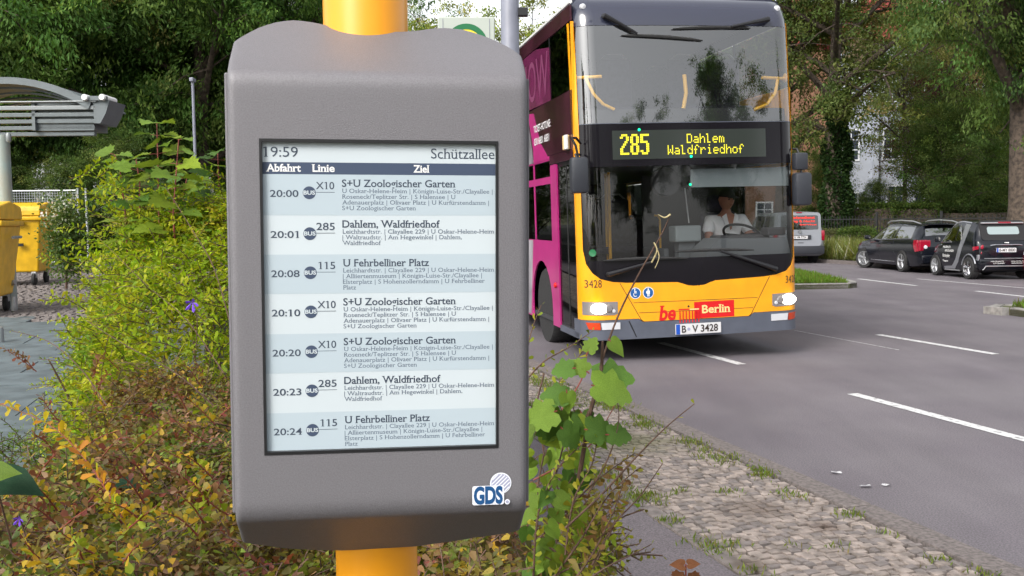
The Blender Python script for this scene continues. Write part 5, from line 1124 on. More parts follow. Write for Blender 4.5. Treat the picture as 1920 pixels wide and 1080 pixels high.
# ================================================================ TREES, HOUSES AND FENCE BEHIND
def at(px, py, Y):
    """point seen at photo pixel (px, py) at distance Y along the street view"""
    r = Rv*(px-960)/1800+Uv*(540-py)/1800+F; t = Y/r.y; return Vector((0, 0, 1.55))+r*t
def tree_data(seed, H, R, z0, n_clu, per, lsz, cols, wts, tr=.28, droop=.3, spread=.42, lean=0, nl=16, trunk_col='bark', shape='quad', aspect=.5, sparse=1.0):
    r_ = random.Random(seed); mb = MB(); tips = []
    tp = [Vector((lean*t*t*2+.15*sin(t*5+seed), .15*cos(t*4+seed), H*.92*t)) for t in [i/8 for i in range(9)]]
    mb.tube(tp, [tr*(1-.85*i/8)*(1.35 if i == 0 else 1) for i in range(9)], 10)
    def tpos(z):
        t = z/(H*.92)*8; i = min(7, int(t)); return tp[i].lerp(tp[i+1], t-i)
    for k in range(nl):
        zz = z0+(H*.82-z0)*(k+.5)/nl; a = k*2.4+r_.uniform(-.4, .4); p0 = tpos(zz)
        zt_ = zz+r_.uniform(.4, .28*H); zn = (zt_-(z0+H)/2)/((H-z0)/2); rr = R*sqrt(max(.15, 1-min(1, abs(zn))**2.2))*r_.uniform(.75, 1.05)
        p2 = Vector((cos(a)*rr, sin(a)*rr, min(zt_, H*.98))); p1 = p0.lerp(p2, .5)+Vector((0, 0, r_.uniform(.2, 1.1)))
        P = bez(p0, p1, p2, 6); r0 = tr*.42*(1-.5*k/nl); mb.tube(P, [r0*(1-.8*i/6) for i in range(7)], 6)
        for j in range(9):
            t = .25+.75*j/8; b0 = P[0].lerp(P[-1], 0) if False else P[min(6, int(t*6))]
            d = Vector((r_.gauss(0, 1), r_.gauss(0, 1), r_.gauss(.15, .6))).normalized()*R*r_.uniform(.18, .42)
            b1 = b0+d; mb.tube([b0, b0.lerp(b1, .5)+Vector((0, 0, .15)), b1], [r0*.3, r0*.2, .012], 4, False)
            for q in range(3): tips.append(b0.lerp(b1, r_.uniform(.35, 1.1))+Vector((r_.gauss(0, .3), r_.gauss(0, .3), r_.gauss(0, .25))))
    tips = np.array([t[:] for t in tips]); idx = rng.choice(len(tips), n_clu, replace=True)
    C = tips[idx]+rng.normal(0, .38, (n_clu, 3))
    # a hollow, uneven outline: thin out some sectors
    keep = np.ones(n_clu, bool)
    ang = np.arctan2(C[:, 1], C[:, 0]); keep &= rng.random(n_clu) < sparse*(.75+.25*np.sin(3*ang+C[:, 2]*.9+seed))
    C = C[keep]; n = len(C)*per
    cd = nrm(rng.normal(0, 1, (len(C), 3))+np.array([0, 0, -droop])+nrm(C-np.array([0, 0, (z0+H)/2]))*.8)
    pos = np.repeat(C, per, 0)+np.repeat(cd, per, 0)*rng.uniform(-.4, .6, (n, 1))*spread*1.4+rng.normal(0, spread*.45, (n, 3))*np.array([1, 1, .6])
    dr = np.repeat(cd, per, 0)+rng.normal(0, .8, (n, 3))+np.array([0, 0, -droop]); up = rng.normal(0, .8, (n, 3))+np.array([0, 0, 1])
    L = lsz*rng.uniform(.6, 1.3, n); cc = palette(len(C), cols, wts, .22); col = np.repeat(cc, per, 0)*(1+rng.normal(0, .15, (n, 1)))
    lm = leaves_mesh('crown', pos, dr, up, L, L*aspect, np.clip(col, .003, 1), shape); lm.materials.append(M['leaf_far'])
    me = bpy.data.meshes.new('trunk'); me.from_pydata(mb.V, [], mb.F); me.materials.append(M['bark']); smooth_by_angle(me, 60)
    return me, lm
def tree(name, dat, x, y, z=0, s=1.0, rz=0, label='', group='trees', sz=None):
    t = empty(name, (x, y, z), rz, label, 'tree', group); t.scale = (s, s, sz or s)
    link('trunk', dat[0], t); link('crown', dat[1], t); return t
DK = [(.055, .11, .026), (.078, .145, .034), (.115, .185, .042), (.14, .16, .045)]
T_dark = tree_data(3, 15, 5.2, 2.2, 1500, 110, .155, DK, [5, 5, 3, .4], .3, .8, .5, nl=18, aspect=.34)
T_dense = tree_data(11, 9, 3.6, .5, 1000, 90, .125, [(.06, .10, .028), (.085, .135, .036), (.13, .17, .05)], [4, 4, 2], .18, .5, .45, nl=18, aspect=.42)
T_yel = tree_data(21, 14, 5, 2.5, 900, 80, .17, [(.22, .25, .05), (.28, .30, .06), (.16, .2, .05)], [4, 3, 3], .25, .3, .5, nl=16, aspect=.5, sparse=.85)
T_olive = tree_data(31, 19, 6.5, 4.5, 1300, 85, .145, [(.125, .155, .05), (.16, .19, .06), (.09, .125, .04), (.18, .15, .07)], [4, 3, 3, .4], .38, .3, .5, nl=20, aspect=.5, sparse=.72)
T_bare = tree_data(37, 17, 6.0, 4.5, 420, 60, .13, [(.13, .13, .045), (.17, .16, .06)], [4, 3], .13, .3, .5, nl=22)
T_green = tree_data(41, 16, 6.2, 3.8, 1500, 110, .15, [(.09, .155, .045), (.12, .19, .05), (.155, .205, .055), (.06, .11, .035)], [4, 4, 2, 3], .5, .9, .5, nl=20, aspect=.36)
T_purple = tree_data(51, 10, 3.2, 2, 500, 80, .125, [(.09, .035, .04), (.06, .03, .03), (.08, .06, .03)], [4, 3, 2], .2, .3, .45, nl=14)
def g(px, Y): return at(px, 400, Y)
GL, GR, GF = 'dark trees behind the left pavement', 'trees behind the parked cars', 'far trees beyond the bus stop'
for px, Y, s, rz, lab in [(-90, 27, 1.0, .3, 'dark feathery tree at the far left, its crown above the shelter roof'), (150, 31, 1.1, 2.0, 'dark feathery tree rising right of the shelter roof'), (378, 30, 1.05, 4.2, 'dark tree with thick trunk close to the left edge of the display'),
        (343, 33, .95, 1.1, 'dark tree with thinner leaning trunk left of the thick trunk'), (520, 34, 1.0, 5.0, 'dark green tree whose top shows over the left half of the display'), (40, 40, 1.15, 3.1, 'dark tree behind the others at the far left')]:
    p = g(px, Y); tree('broadleaf_tree', T_dark, p.x, p.y, LZ-.2, s, rz, lab, GL)
for px, Y, s, rz, lab in [(130, 25.5, .34, .4, 'low dark bush behind the mesh fence'), (215, 26, .42, 1.4, 'dark bush right of the mesh fence'), (290, 30, .42, 2.4, 'dark bush beneath the left trees, above the maple shoots'), (20, 28, .48, 3.3, 'dark bush under the shelter roof'), (440, 40, .5, .9, 'bush mostly hidden behind the left side of the display'), (-60, 25.5, .45, .9, 'dark bush at the left edge behind the containers')]:
    p = g(px, Y); t = tree('bush', T_dense, p.x, p.y, LZ-.1, s, rz, lab, 'bushes under the left trees', s*.95); t['category'] = 'bush'
for px, Y, s, rz, lab in [(640, 62, 1.05, .3, 'pale green tree far behind the display pole'), (830, 66, 1.15, 1.3, 'pale yellow-green tree behind the white stop flag'), (1000, 70, 1.2, 2.6, 'pale yellow-green tree over the rear roof of the bus'), (1150, 80, 1.2, 4.4, 'pale tree hidden behind the bus'), (480, 70, 1.1, 5.4, 'pale tree far behind the dark left trees')]:
    p = g(px, Y); tree('pale_tree', T_yel, p.x, p.y, 0, s, rz, lab, GF)
p = g(1568, 41); ot = tree('olive_tree', T_olive, p.x, p.y, 0, 1.0, 2.2, 'olive green tree with ivy-covered trunk just right of the bus', GR)
p = g(1690, 47); tree('olive_tree', T_bare, p.x, p.y, 0, .92, 4.4, 'thin olive tree with bare twigs in front of the white house', GR)
p = g(1470, 44); tree('olive_tree', T_olive, p.x, p.y, 0, .95, .7, 'olive tree half hidden behind the right side of the bus', GR)
p = g(1912, 29.5); tree('street_tree', T_green, p.x, p.y, 0, 1.0, 1.0, 'large green tree with thick grey trunk at the right edge', GR)
p = g(1800, 54); tree('green_tree', T_green, p.x, p.y, 0, .85, 3.0, 'green tree standing back from the right edge, right of the house', GR)
for px, Y, s, rz, lab in [(1765, 42, .72, .2, 'dense dark shrub-like tree behind the two-seater car'), (1850, 43, .72, 1.9, 'dense dark tree between the two-seater and the thick trunk'), (1900, 47, .8, 3.4, 'dense dark tree behind the thick right trunk'), (1640, 48, .36, 2.2, 'small dark conifer-like bush before the white house wall'), (1545, 52, .55, 2.9, 'dark bushy tree left of the white house')]:
    p = g(px, Y); tree('dense_tree', T_dense, p.x, p.y, 0, s, rz, lab, 'dense trees behind the parked cars')
p = g(1765, 52); tree('copper_tree', T_purple, p.x, p.y, 0, 1.0, .5, 'dark purple-leaved tree right of the white house', GR)
p = g(1840, 56); tree('copper_tree', T_purple, p.x, p.y, 0, 1.1, 2.5, 'farther purple-leaved tree behind the green crown at right', GR)
# ivy sleeve on the olive tree trunk
n = 9000; zz = rng.uniform(.1, 6.8, n); aa = rng.uniform(0, 2*pi, n); rr = (.55-.035*zz)*rng.uniform(.8, 1.25, n)+.12*np.sin(zz*3+aa*2)
pos = np.stack([rr*np.cos(aa), rr*np.sin(aa), zz], 1); dr = np.stack([np.cos(aa), np.sin(aa), np.full(n, -.6)], 1)+rng.normal(0, .5, (n, 3)); up = rng.normal(0, 1, (n, 3))
me = leaves_mesh('ivy', pos, dr, up, np.full(n, .15), np.full(n, .12), palette(n, [(.018, .04, .012), (.03, .055, .016)], [3, 2]), 'quad'); tag(link('ivy', me, ot, M['leaf_far']), kind='stuff')
# distant belt of woodland closing the street and the view behind the camera
BL = 'trees of the avenue seen only mirrored in the bus windows'
FL = ['far dark tree filling the gap beyond the mesh fence', 'far pale tree between the dark left trunks', 'far green tree behind the display, left of the pole', 'far dark tree beyond the back of the bus', 'far pale tree at the outer left edge',
      'far green tree behind the right side of the house', 'far dark tree behind the thick trunk at the right edge', 'far pale tree right behind the white house', 'far green tree behind the brick house', 'far tree beyond the end of the left pavement, behind the display', 'far pale tree beside the roadway beyond the display']
k = 0
for x, y, s in [(-34, 60, 1.25), (-24, 72, 1.3), (-10, 95, 1.3), (4, 110, 1.3), (-50, 50, 1.2), (38, 62, 1.2), (46, 50, 1.1), (30, 78, 1.2), (18, 92, 1.3), (-15, 58, 1.0), (-10, 74, 1.1)]:
    tree('far_tree', [T_dark, T_yel, T_green][k % 3], x, y, 0, s, k*1.7, FL[k], 'far trees closing the avenue'); k += 1
for x, y, s in [(-30, -34, .95), (-20, -42, .9), (-10, -40, .85), (-1, -46, .8), (7, -44, 1.15), (14, -40, 1.0), (22, -34, 1.0), (29, -25, 1.17), (40, -12, 1.0), (-34, -18, 1), (-6, -58, 1.0), (18, -56, 1)]:
    tree('far_tree', [T_dark, T_green][k % 2], x, y, 0, s, k*1.7, 'street tree mirrored as a dark outline in the windscreen of the bus', BL); k += 1
# white house with red tiled roof
M['render_white'] = mat('white_render', (.33, .355, .41), .85, noise=.06, scale=1.5)
M['brick_red'] = mat('red_brick_far', (.22, .04, .03), .85, noise=.3, scale=6); M['tile_red'] = mat('red_roof_tiles', (.24, .04, .035), .8, noise=.3, scale=3)
M['brick_orange'] = mat('orange_brick', (.17, .085, .05), .85, noise=.2, scale=4); M['pane'] = mat('dark_pane', (.04, .05, .07), .1)
M['cream_frame'] = mat('white_frame', (.6, .62, .66), .6)
def window(par, x, y, z, wd, ht, nx=2, nz=3, face=-1):
    f = MB().box(x-wd/2-.08, x+wd/2+.08, y-.06, y+.02, z-.08, z+ht+.08).build('window', M['cream_frame'], par)
    for i in range(nx):
        for j in range(nz):
            a, b = x-wd/2+wd*i/nx+.03, x-wd/2+wd*(i+1)/nx-.03; c, d = z+ht*j/nz+.03, z+ht*(j+1)/nz-.03
            mesh('pane', [(a, y-.064, c), (b, y-.064, c), (b, y-.064, d), (a, y-.064, d)], [(0, 1, 2, 3)], M['pane'], f)
p = g(1560, 62); hz = radians(-14)
ho = empty('white_house', (p.x, p.y, 0), hz, 'tall white rendered house with red tiled roof, glimpsed through the trees', 'house')
MB().box(0, 6.4, 0, 9, 0, 12.6).build('wall', M['render_white'], ho); MB().box(6.4, 7.1, .3, 9, 0, 12.0).build('brick_bay', M['brick_red'], ho)
MB().box(-2.6, 0, 1.0, 9, 0, 6.0).build('side_wing', M['brick_orange'], ho)
rf = MB().prism([(-.5, 12.55), (3.2, 17.2), (7.5, 12.55)], -.5, 9.4, lambda u, v, a: (u, a, v)).build('roof', M['tile_red'], ho)
for j in range(14):
    t0 = j/14; MB().box(-.5+3.7*t0, 7.5-4.3*t0, -.56, -.49, 12.6+4.6*t0, 12.6+4.6*(t0+.058)).build('gable_tile_row', M['tile_red'], rf)
for x, z in ((1.1, 1.2), (1.1, 5.2), (3.5, 5.2), (5.4, 5.2), (1.1, 8.8), (3.5, 8.8), (5.4, 8.8), (3.8, 1.6)): window(ho, x, 0, z, .9, 1.9)
window(ho, 5.2, 0, 2.4, .5, .6, 1, 1)
MB().box(2.4, 2.75, -.35, 0, 0, 12.5).build('pilaster', M['render_white'], ho)
MB().box(.1, .35, -.12, -.01, 0, 12.5).build('downpipe', M['cream_frame'], ho)
p = g(1500, 66); h2 = empty('brick_house', (p.x-4, p.y, 0), radians(-10), 'orange brick house between the bus and the ivy trunk', 'house')
MB().box(0, 7, 0, 8, 0, 13).build('wall', M['brick_orange'], h2); MB().prism([(-.4, 13), (3.5, 16.5), (7.4, 13)], -.4, 8.4, lambda u, v, a: (u, a, v)).build('roof', M['tile_red'], h2)
for x in (1.5, 3.5, 5.5):
    for z in (1.2, 4.2): window(h2, x, 0, z, 1, 1.4)
# iron fence and clipped hedges behind the cars
M['iron'] = mat('black_iron', (.012, .013, .014), .5)
p0, p1 = Vector((12.6, 39.5, .1)), Vector((22.0, 29.5, .1)); d = (p1-p0); ln = d.length; d.normalize(); ang = math.atan2(d.y, d.x)
ife = empty('iron_fence', p0, ang, 'black iron railing fence in front of the dark trees behind the cars', 'fence')
for z in (.25, 1.35): MB().box(0, ln, -.015, .015, z, z+.04).build('rail', M['iron'], ife)
bar = MB().box(-.010, .010, -.010, .010, .0, 1.5).build('bar', M['iron'], ife); bar.location = (.06, 0, 0)
for i in range(1, int(ln/.13)):
    o = bar.copy(); COL.objects.link(o); o.location = (.06+i*.13, 0, 0)
post = MB().box(-.04, .04, -.04, .04, 0, 1.65).build('post', M['iron'], ife)
for i in range(1, 6):
    o = post.copy(); COL.objects.link(o); o.location = (i*2.5, 0, 0)
def hedge(name, x, y, rz, lx, ly, h, lab, cols=((.045, .08, .02), (.07, .11, .03), (.09, .13, .03)), n=9000, lsz=.06, round_=0, grp='clipped hedges behind the fence', z=.1):
    pos = rng.uniform(-1, 1, (n, 3)); k = rng.integers(0, 5, n); sg = np.where(rng.random(n) < .5, -1, 1)
    pos[k < 2, 2] = 1; m_ = (k == 2) | (k == 3); pos[m_, 1] = sg[m_]; m_ = k == 4; pos[m_, 0] = sg[m_]
    if round_: pos = pos/np.maximum(1, (np.abs(pos)**3).sum(1, keepdims=True)**(1/3))
    nn = pos.copy(); pos = pos*np.array([lx/2, ly/2, h/2])+np.array([0, 0, h/2]); pos += rng.normal(0, .045, (n, 3))+.05*np.sin(pos*5)
    L = lsz*rng.uniform(.6, 1.3, n); me = leaves_mesh('foliage', pos, nn+rng.normal(0, .9, (n, 3)), rng.normal(0, 1, (n, 3)), L, L*.6, palette(n, cols, [1]*len(cols), .2), 'quad'); me.materials.append(M['leaf_far'])
    e = empty(name, (x, y, z), rz, lab, 'hedge', grp); link('foliage', me, e)
    o = MB().box(-lx/2+.12, lx/2-.12, -ly/2+.12, ly/2-.12, 0, h-.12, .1).build('inner_twigs', M['bark'], e); return e
p = g(1660, 42); hedge('clipped_hedge', p.x, p.y, radians(-30), 3.2, 1.2, 1.95, 'clipped hedge block above the roof of the black estate car', n=9000, lsz=.1)
p = g(1722, 41); hedge('clipped_hedge', p.x, p.y, radians(-30), 1.8, 1.2, 1.9, 'clipped hedge block right of the larger one, behind the estate', n=6000, lsz=.1)
p = g(1608, 36.5); hedge('round_bush', p.x, p.y, 0, 1.3, 1.2, 1.05, 'rounded clipped bush just left of the black estate car', n=6000, lsz=.08, round_=1, grp='round bushes by the fence')
p = g(1560, 39); hedge('round_bush', p.x, p.y, 0, 2.4, 1.2, .95, 'low rounded bush right of the silver van', n=6000, lsz=.08, round_=1, grp='round bushes by the fence', cols=((.08, .09, .04), (.11, .12, .05)))
p = g(1850, 40); hedge('clipped_hedge', p.x, p.y, radians(-30), 6, 1.2, 1.7, 'long dark hedge behind the two-seater', n=9000, lsz=.1, cols=((.03, .05, .015), (.045, .06, .02)))
# thin lamp post and small signs among the left trees
p = at(367, 330, 24); tl = empty('thin_lamp_post', (p.x, p.y, LZ), 0, 'thin pale lamp post in front of the left tree trunks', 'post'); MB().lathe([(.04, 0), (.035, 4.8), (0, 4.82)], 12).build('mast', M['post'], tl, smooth=True); MB().box(-.05, .05, -.12, .12, 4.7, 4.8, .02).build('lamp_head', M['post'], tl)
p = at(308, 376, 22); tl = empty('small_sign', (p.x, p.y, LZ), .1, 'small white square sign between the maple shoots in the distance', 'sign'); MB().box(-.10, .10, -.01, .01, 1.62, 1.82).build('board', M['white'], tl); MB().box(-.02, .02, .011, .04, 0, 1.8).build('stake', M['galv'], tl)

# ================================================================ PLANTS IN THE BED
def shoot_leaves(paths, gap, L, wd, cols, wts, alt=True, tipcol=None, ang=.9, jit=.25):
    P = []; D = []; U = []; Ls = []; C = []
    for pts, sc_, ci in paths:
        pts = np.array([tuple(p) for p in pts]); seg = np.linalg.norm(np.diff(pts, axis=0), axis=1); cum = np.concatenate([[0], np.cumsum(seg)]); tot = cum[-1]
        n = max(2, int(tot/gap)); s_ = np.linspace(tot*.05, tot, n)
        pos = np.stack([np.interp(s_, cum, pts[:, k]) for k in range(3)], 1)
        dd = np.stack([np.interp(np.minimum(s_+.004, tot), cum, pts[:, k])-np.interp(np.maximum(s_-.004, 0), cum, pts[:, k]) for k in range(3)], 1); dd = nrm(dd)
        ref = np.tile(np.array([[0, 0, 1.0]]), (n, 1)); side = nrm(np.cross(dd, ref)+1e-4)
        if alt:
            a = np.arange(n)*pi+rng.normal(0, .5, n)
        else: a = np.arange(n)*2.4+rng.normal(0, .3, n)
        v2 = np.cross(side, dd); rad = side*np.cos(a)[:, None]+v2*np.sin(a)[:, None]
        D.append(nrm(dd*(1-ang*.55)+rad*ang)+rng.normal(0, jit, (n, 3))); U.append(v2+rng.normal(0, .35, (n, 3))); P.append(pos); Ls.append(np.full(n, sc_)*rng.uniform(.65, 1.2, n)*(1-.35*(s_/tot)**3)); C += [ci]*n
    P = np.concatenate(P); D = np.concatenate(D); U = np.concatenate(U); Ls = np.concatenate(Ls)*L
    cols = np.array(cols); C = np.array(C); base = cols[C % len(cols)]
    col = np.clip(base*(1+rng.normal(0, .2, (len(P), 1)))*(1+rng.normal(0, .07, (len(P), 3))), .004, 1)
    return P, D, U, Ls, Ls*wd/L if False else Ls*wd, col
def bank(name, polyg, hfun, n_sh, slen, gap, L, wd, cols, wts, label, cat, edge=.35, shape='fold', out=.6, floor=.1, fill=9000, twig_r=.0016, clump=.35):
    """a mass of leafy shoots over a bed: every shoot is a real twig with leaves"""
    poly = [Vector(p) for p in polyg]
    def dist(x, y):
        ins = False; dm = 9; n = len(poly); bn = (0, 0)
        for i in range(n):
            a, b = poly[i], poly[(i+1) % n]
            if (a.y > y) != (b.y > y) and x < (b.x-a.x)*(y-a.y)/(b.y-a.y)+a.x: ins = not ins
            ab = b-a; t = max(0, min(1, ((x-a.x)*ab.x+(y-a.y)*ab.y)/ab.length_squared)); q = a+ab*t; dd = sqrt((x-q.x)**2+(y-q.y)**2)
            if dd < dm: dm = dd; bn = ((q.x-x)/(dd+1e-6), (q.y-y)/(dd+1e-6))
        return (dm if ins else -dm), bn
    def hs(x, y):
        e, bn = dist(x, y); k = max(0, min(1, e/edge)); return floor+(hfun(x, y)-floor)*(1-(1-k)**2.6), e, bn
    x0 = min(p.x for p in poly); x1 = max(p.x for p in poly); y0 = min(p.y for p in poly); y1 = max(p.y for p in poly)
    paths = []; tw = MB(); cum = np.cumsum(wts)/sum(wts); tries = 0
    while len(paths) < n_sh and tries < n_sh*20:
        tries += 1; x, y = random.uniform(x0, x1), random.uniform(y0, y1); h, e, bn = hs(x, y)
        if e < .01: continue
        k = min(1, e/edge); u_ = random.random(); z = h-abs(random.gauss(0, .05))
        if k < .8: z = floor+(h-floor)*random.uniform(.35, 1)
        nx, ny = bn[0]*(1-k)*1.2, bn[1]*(1-k)*1.2; d = Vector((nx+random.gauss(0, out), ny+random.gauss(0, out)-.15, .55+random.gauss(0, .25))).normalized()
        ln = slen*random.uniform(.5, 1.25); tip = Vector((x, y, z))+d*ln*.45; st_ = tip-d*ln; sag = Vector((0, 0, ln*.18))
        P = bez(st_, (st_+tip)/2+sag, tip+Vector((d.x, d.y, -.1))*ln*.12, 5)
        nzv = sin(x*7.3+1.7*sin(y*5.1))*sin(y*6.1+x*2.2)*clump+random.random()*(1-clump*.5)
        ci = int(np.searchsorted(cum, min(.999, max(0, nzv)))); paths.append((P, 1.0, ci))
        if random.random() < .55: tw.tube([p for p in P[::2]]+[P[-1]], twig_r, 3, False)
    Pp, D, U, Ls, Ws, col = shoot_leaves(paths, gap, L, wd, cols, wts)
    f = []
    while len(f) < fill:
        x, y = random.uniform(x0, x1), random.uniform(y0, y1); h, e, bn = hs(x, y)
        if e > .02: f.append((x, y, floor+(h-floor)*random.uniform(.25, .95)-.03))
    if f:
        f = np.array(f); n = len(f); Pp = np.concatenate([Pp, f]); D = np.concatenate([D, rng.normal(0, 1, (n, 3))]); U = np.concatenate([U, rng.normal(0, 1, (n, 3))]); l_ = L*1.2*rng.uniform(.7, 1.3, n)
        Ls = np.concatenate([Ls, l_]); Ws = np.concatenate([Ws, l_*wd]); col = np.concatenate([col, palette(n, cols[:3], [1]*len(cols[:3]), .25)])
    me = leaves_mesh('foliage', Pp, D, U, Ls, Ws, col, shape); me.materials.append(M['leaf'])
    cx, cy = (x0+x1)/2, (y0+y1)/2
    root = empty(name, (0, 0, 0), 0, label, cat); root.location = (cx, cy, .09)
    o = link('foliage', me, root); o.location = (-cx, -cy, -.09); o['kind'] = 'stuff'
    t = mesh('twigs', tw.V, tw.F, M['twig'], root); t.location = (-cx, -cy, -.09); t['kind'] = 'stuff'
    st = MB()
    for _ in range(26):
        x, y = random.uniform(x0, x1), random.uniform(y0, y1); h, e, bn = hs(x, y)
        if e < .15: continue
        st.tube(bez((x*.9+cx*.1-cx, y*.9+cy*.1-cy, 0), (x-cx+.05, y-cy, h*.5), (x-cx+random.gauss(0, .1), y-cy+random.gauss(0, .1), h*.85), 5), [.009, .008, .007, .006, .005, .003], 5)
    o = mesh('stems', st.V, st.F, M['twig'], root); o['kind'] = 'stuff'
    print(name, len(Pp), 'leaves'); return root
BR = [(.17, .10, .045), (.14, .125, .045), (.22, .185, .045), (.40, .27, .03), (.17, .055, .04), (.15, .19, .04), (.27, .16, .10), (.10, .15, .035)]
SH = {}
SH['a'] = bank('barberry_shrub', [(-1.35, 1.2), (.17, 1.2), (.22, 1.9), (.12, 2.6), (.0, 3.3), (-.9, 3.9), (-1.75, 3.7), (-1.45, 2.6)],
     lambda x, y: .93+.05*sin(x*6)*sin(y*5)+.05*max(0, y-2.6)+(.05 if x > -.1 else 0), 3300, .18, .0095, .024, .62, BR, [4, 6, 3, 1.5, 1.5, 3.5, 3, 3],
     'low barberry shrub with small brown, yellow and olive leaves at lower left', 'shrub', shape='obov', edge=.28)
GY = [(.25, .32, .015), (.19, .28, .015), (.33, .35, .02), (.12, .2, .02), (.34, .30, .03), (.2, .2, .03)]
SH['b'] = bank('honeysuckle_shrub', [(-1.75, 3.35), (-.9, 3.3), (-.15, 3.5), (.0, 4.5), (-.6, 6.6), (-2.9, 6.6), (-2.35, 4.8)],
     lambda x, y: min(1.62, 1.14+.55*(y-3.5))+.06*sin(x*5+y)*sin(y*4), 6000, .27, .0100, .032, .38, GY, [4, 4, 4, 3, 2, 1],
     'bright yellow-green shrub with fine leaves left of the display', 'shrub', edge=.5, out=.95)
bank('path_edge_shrub', [(-2.0, 2.9), (-1.62, 2.7), (-1.6, 3.6), (-2.1, 4.6)], lambda x, y: .75+.05*sin(x*9), 330, .2, .009, .02, .3, [(.08, .14, .02), (.12, .18, .03)], [1, 1], 'small fine-leaved green plant at the edge of the left slabs', 'shrub', fill=600, edge=.2)
bank('right_shrub', [(.02, 1.42), (.19, 1.38), (.27, 1.7), (.23, 2.1), (.06, 2.4)], lambda x, y: 1.02+.05*sin(x*20), 620, .15, .009, .0165, .6, [(.15, .12, .03), (.16, .18, .03), (.2, .21, .03), (.14, .07, .03)], [2, 3, 3, 2],
     'yellow and olive shrub with bare twigs right of the display foot', 'shrub', shape='obov', fill=1200, edge=.12)
# long loose shoots
def sprig(name, pts, n_gap, L, wd, cols, label, twr=.0018, shape='obov', mt='twig', start=.0, cat='shoot', par=None):
    P = [Vector(p) for p in pts]; root = empty(name, P[0], 0, label, cat) if not par else None; Q = [p-P[0] for p in P]
    # smooth through the points
    S = []
    for i in range(len(Q)-1):
        p0, p1, p2, p3 = Q[max(i-1, 0)], Q[i], Q[i+1], Q[min(i+2, len(Q)-1)]
        for k in range(5):
            t = k/5; S.append(.5*((2*p1)+(p2-p0)*t+(2*p0-5*p1+4*p2-p3)*t*t+(3*p1-p0-3*p2+p3)*t**3))
    S.append(Q[-1]); m_ = len(S)
    st_ = MB(); st_.tube(S, [twr*(1-.65*i/(m_-1)) for i in range(m_)], 6); st_ = st_.build('stem' if root else 'branch', M[mt], root or par, smooth=True)
    if par: st_.location = P[0]-par.location; root = st_
    if n_gap:
        k0 = int(start*(m_-2)); a = shoot_leaves([(S[k0:], 1.0, random.randrange(len(cols)))], n_gap, L, wd, cols, None, alt=False)
        me = leaves_mesh('foliage', a[0], a[1], a[2], a[3], a[4], palette(len(a[0]), cols, [1]*len(cols), .12), shape); me.materials.append(M['leaf']); o = link('foliage', me, root); o['kind'] = 'stuff'
    return root
YL = [(.20, .22, .02), (.16, .20, .02), (.25, .23, .03)]
def A(*q): return [at(x, y, d) for x, y, d in q]
sprig('shoot', A((1085, 900, 1.55), (1105, 780, 1.54), (1128, 680, 1.53), (1160, 590, 1.52), (1200, 510, 1.5), (1240, 440, 1.49), (1257, 402, 1.48)), 0, 0, 0, YL, 'long bare twig reaching up in front of the bus windscreen', .0023)
sprig('shoot', A((1257, 402, 1.48), (1246, 408, 1.48), (1234, 402, 1.48)), 0, 0, 0, YL, 'pale broken tip at the top of the long bare twig', .0016, mt='straw' if 'straw' in M else M.setdefault('straw', mat('dry_straw', (.5, .42, .22), .7)).name and 'straw')
sprig('shoot', A((1222, 492, 1.5), (1232, 470, 1.49), (1226, 455, 1.49), (1236, 480, 1.49), (1228, 503, 1.49)), 0, 0, 0, YL, 'yellow tendril wound round the long bare twig', .0014, mt='straw')
sprig('shoot', A((1060, 990, 1.5), (1130, 925, 1.5), (1190, 860, 1.5), (1250, 800, 1.5), (1302, 757, 1.5)), .030, .014, .6, YL, 'nearly bare dark twig pointing up to the right over the cobbles', .0022, start=.25)
sprig('shoot', A((1110, 1060, 1.45), (1150, 985, 1.45), (1200, 930, 1.45), (1243, 868, 1.45)), .016, .012, .6, YL, 'green-tipped twig below the longest leaning twig', .0018, start=.4)
sprig('shoot', A((1090, 1095, 1.4), (1140, 1062, 1.4), (1185, 1040, 1.4), (1222, 1020, 1.4)), .012, .013, .6, YL, 'short lowest twig with yellow leaves over the asphalt path', .0018)
sprig('shoot', A((985, 700, 1.8), (990, 650, 1.8), (1000, 610, 1.8), (1015, 572, 1.8)), .010, .017, .5, YL, 'upright yellow-green sprig touching the right side of the display', .0018)
sprig('shoot', A((980, 720, 1.9), (1020, 678, 1.88), (1065, 652, 1.86), (1112, 620, 1.84)), .010, .017, .5, YL, 'yellow-green sprig leaning right below the bus headlight', .002)
sprig('shoot', A((1010, 820, 1.7), (1060, 760, 1.7), (1095, 700, 1.7), (1100, 640, 1.7)), 0, 0, 0, YL, 'reddish stem among the lobed leaves', .0022, mt='redtwig')
sprig('shoot', A((1100, 930, 1.5), (1140, 860, 1.5), (1160, 790, 1.5), (1155, 740, 1.5)), .03, .012, .5, YL, 'thin twig crossing below the lobed leaves', .0015, start=.4)
sprig('shoot', A((1000, 900, 1.6), (1090, 850, 1.6), (1130, 800, 1.6), (1160, 745, 1.6)), .035, .012, .5, YL, 'reddish forked twig between vine and cobbles', .0016, mt='redtwig')
for q, lab in [(((1040, 1080, 1.5), (1090, 1010, 1.5), (1140, 930, 1.5), (1195, 880, 1.5)), 'yellow leafed branch with brown leaves at lower right'), (((1060, 1110, 1.45), (1110, 1040, 1.45), (1150, 960, 1.45), (1170, 900, 1.45)), 'yellow leafed branch rising beside the asphalt path'),
               (((1000, 1020, 1.55), (1060, 960, 1.55), (1120, 900, 1.55), (1190, 850, 1.55)), 'brown leafed branch over the path edge')]:
    sprig('leafy_branch', A(*q), .0045, .021, .6, [(.2, .14, .04), (.22, .2, .03), (.16, .09, .04)], lab, .002)
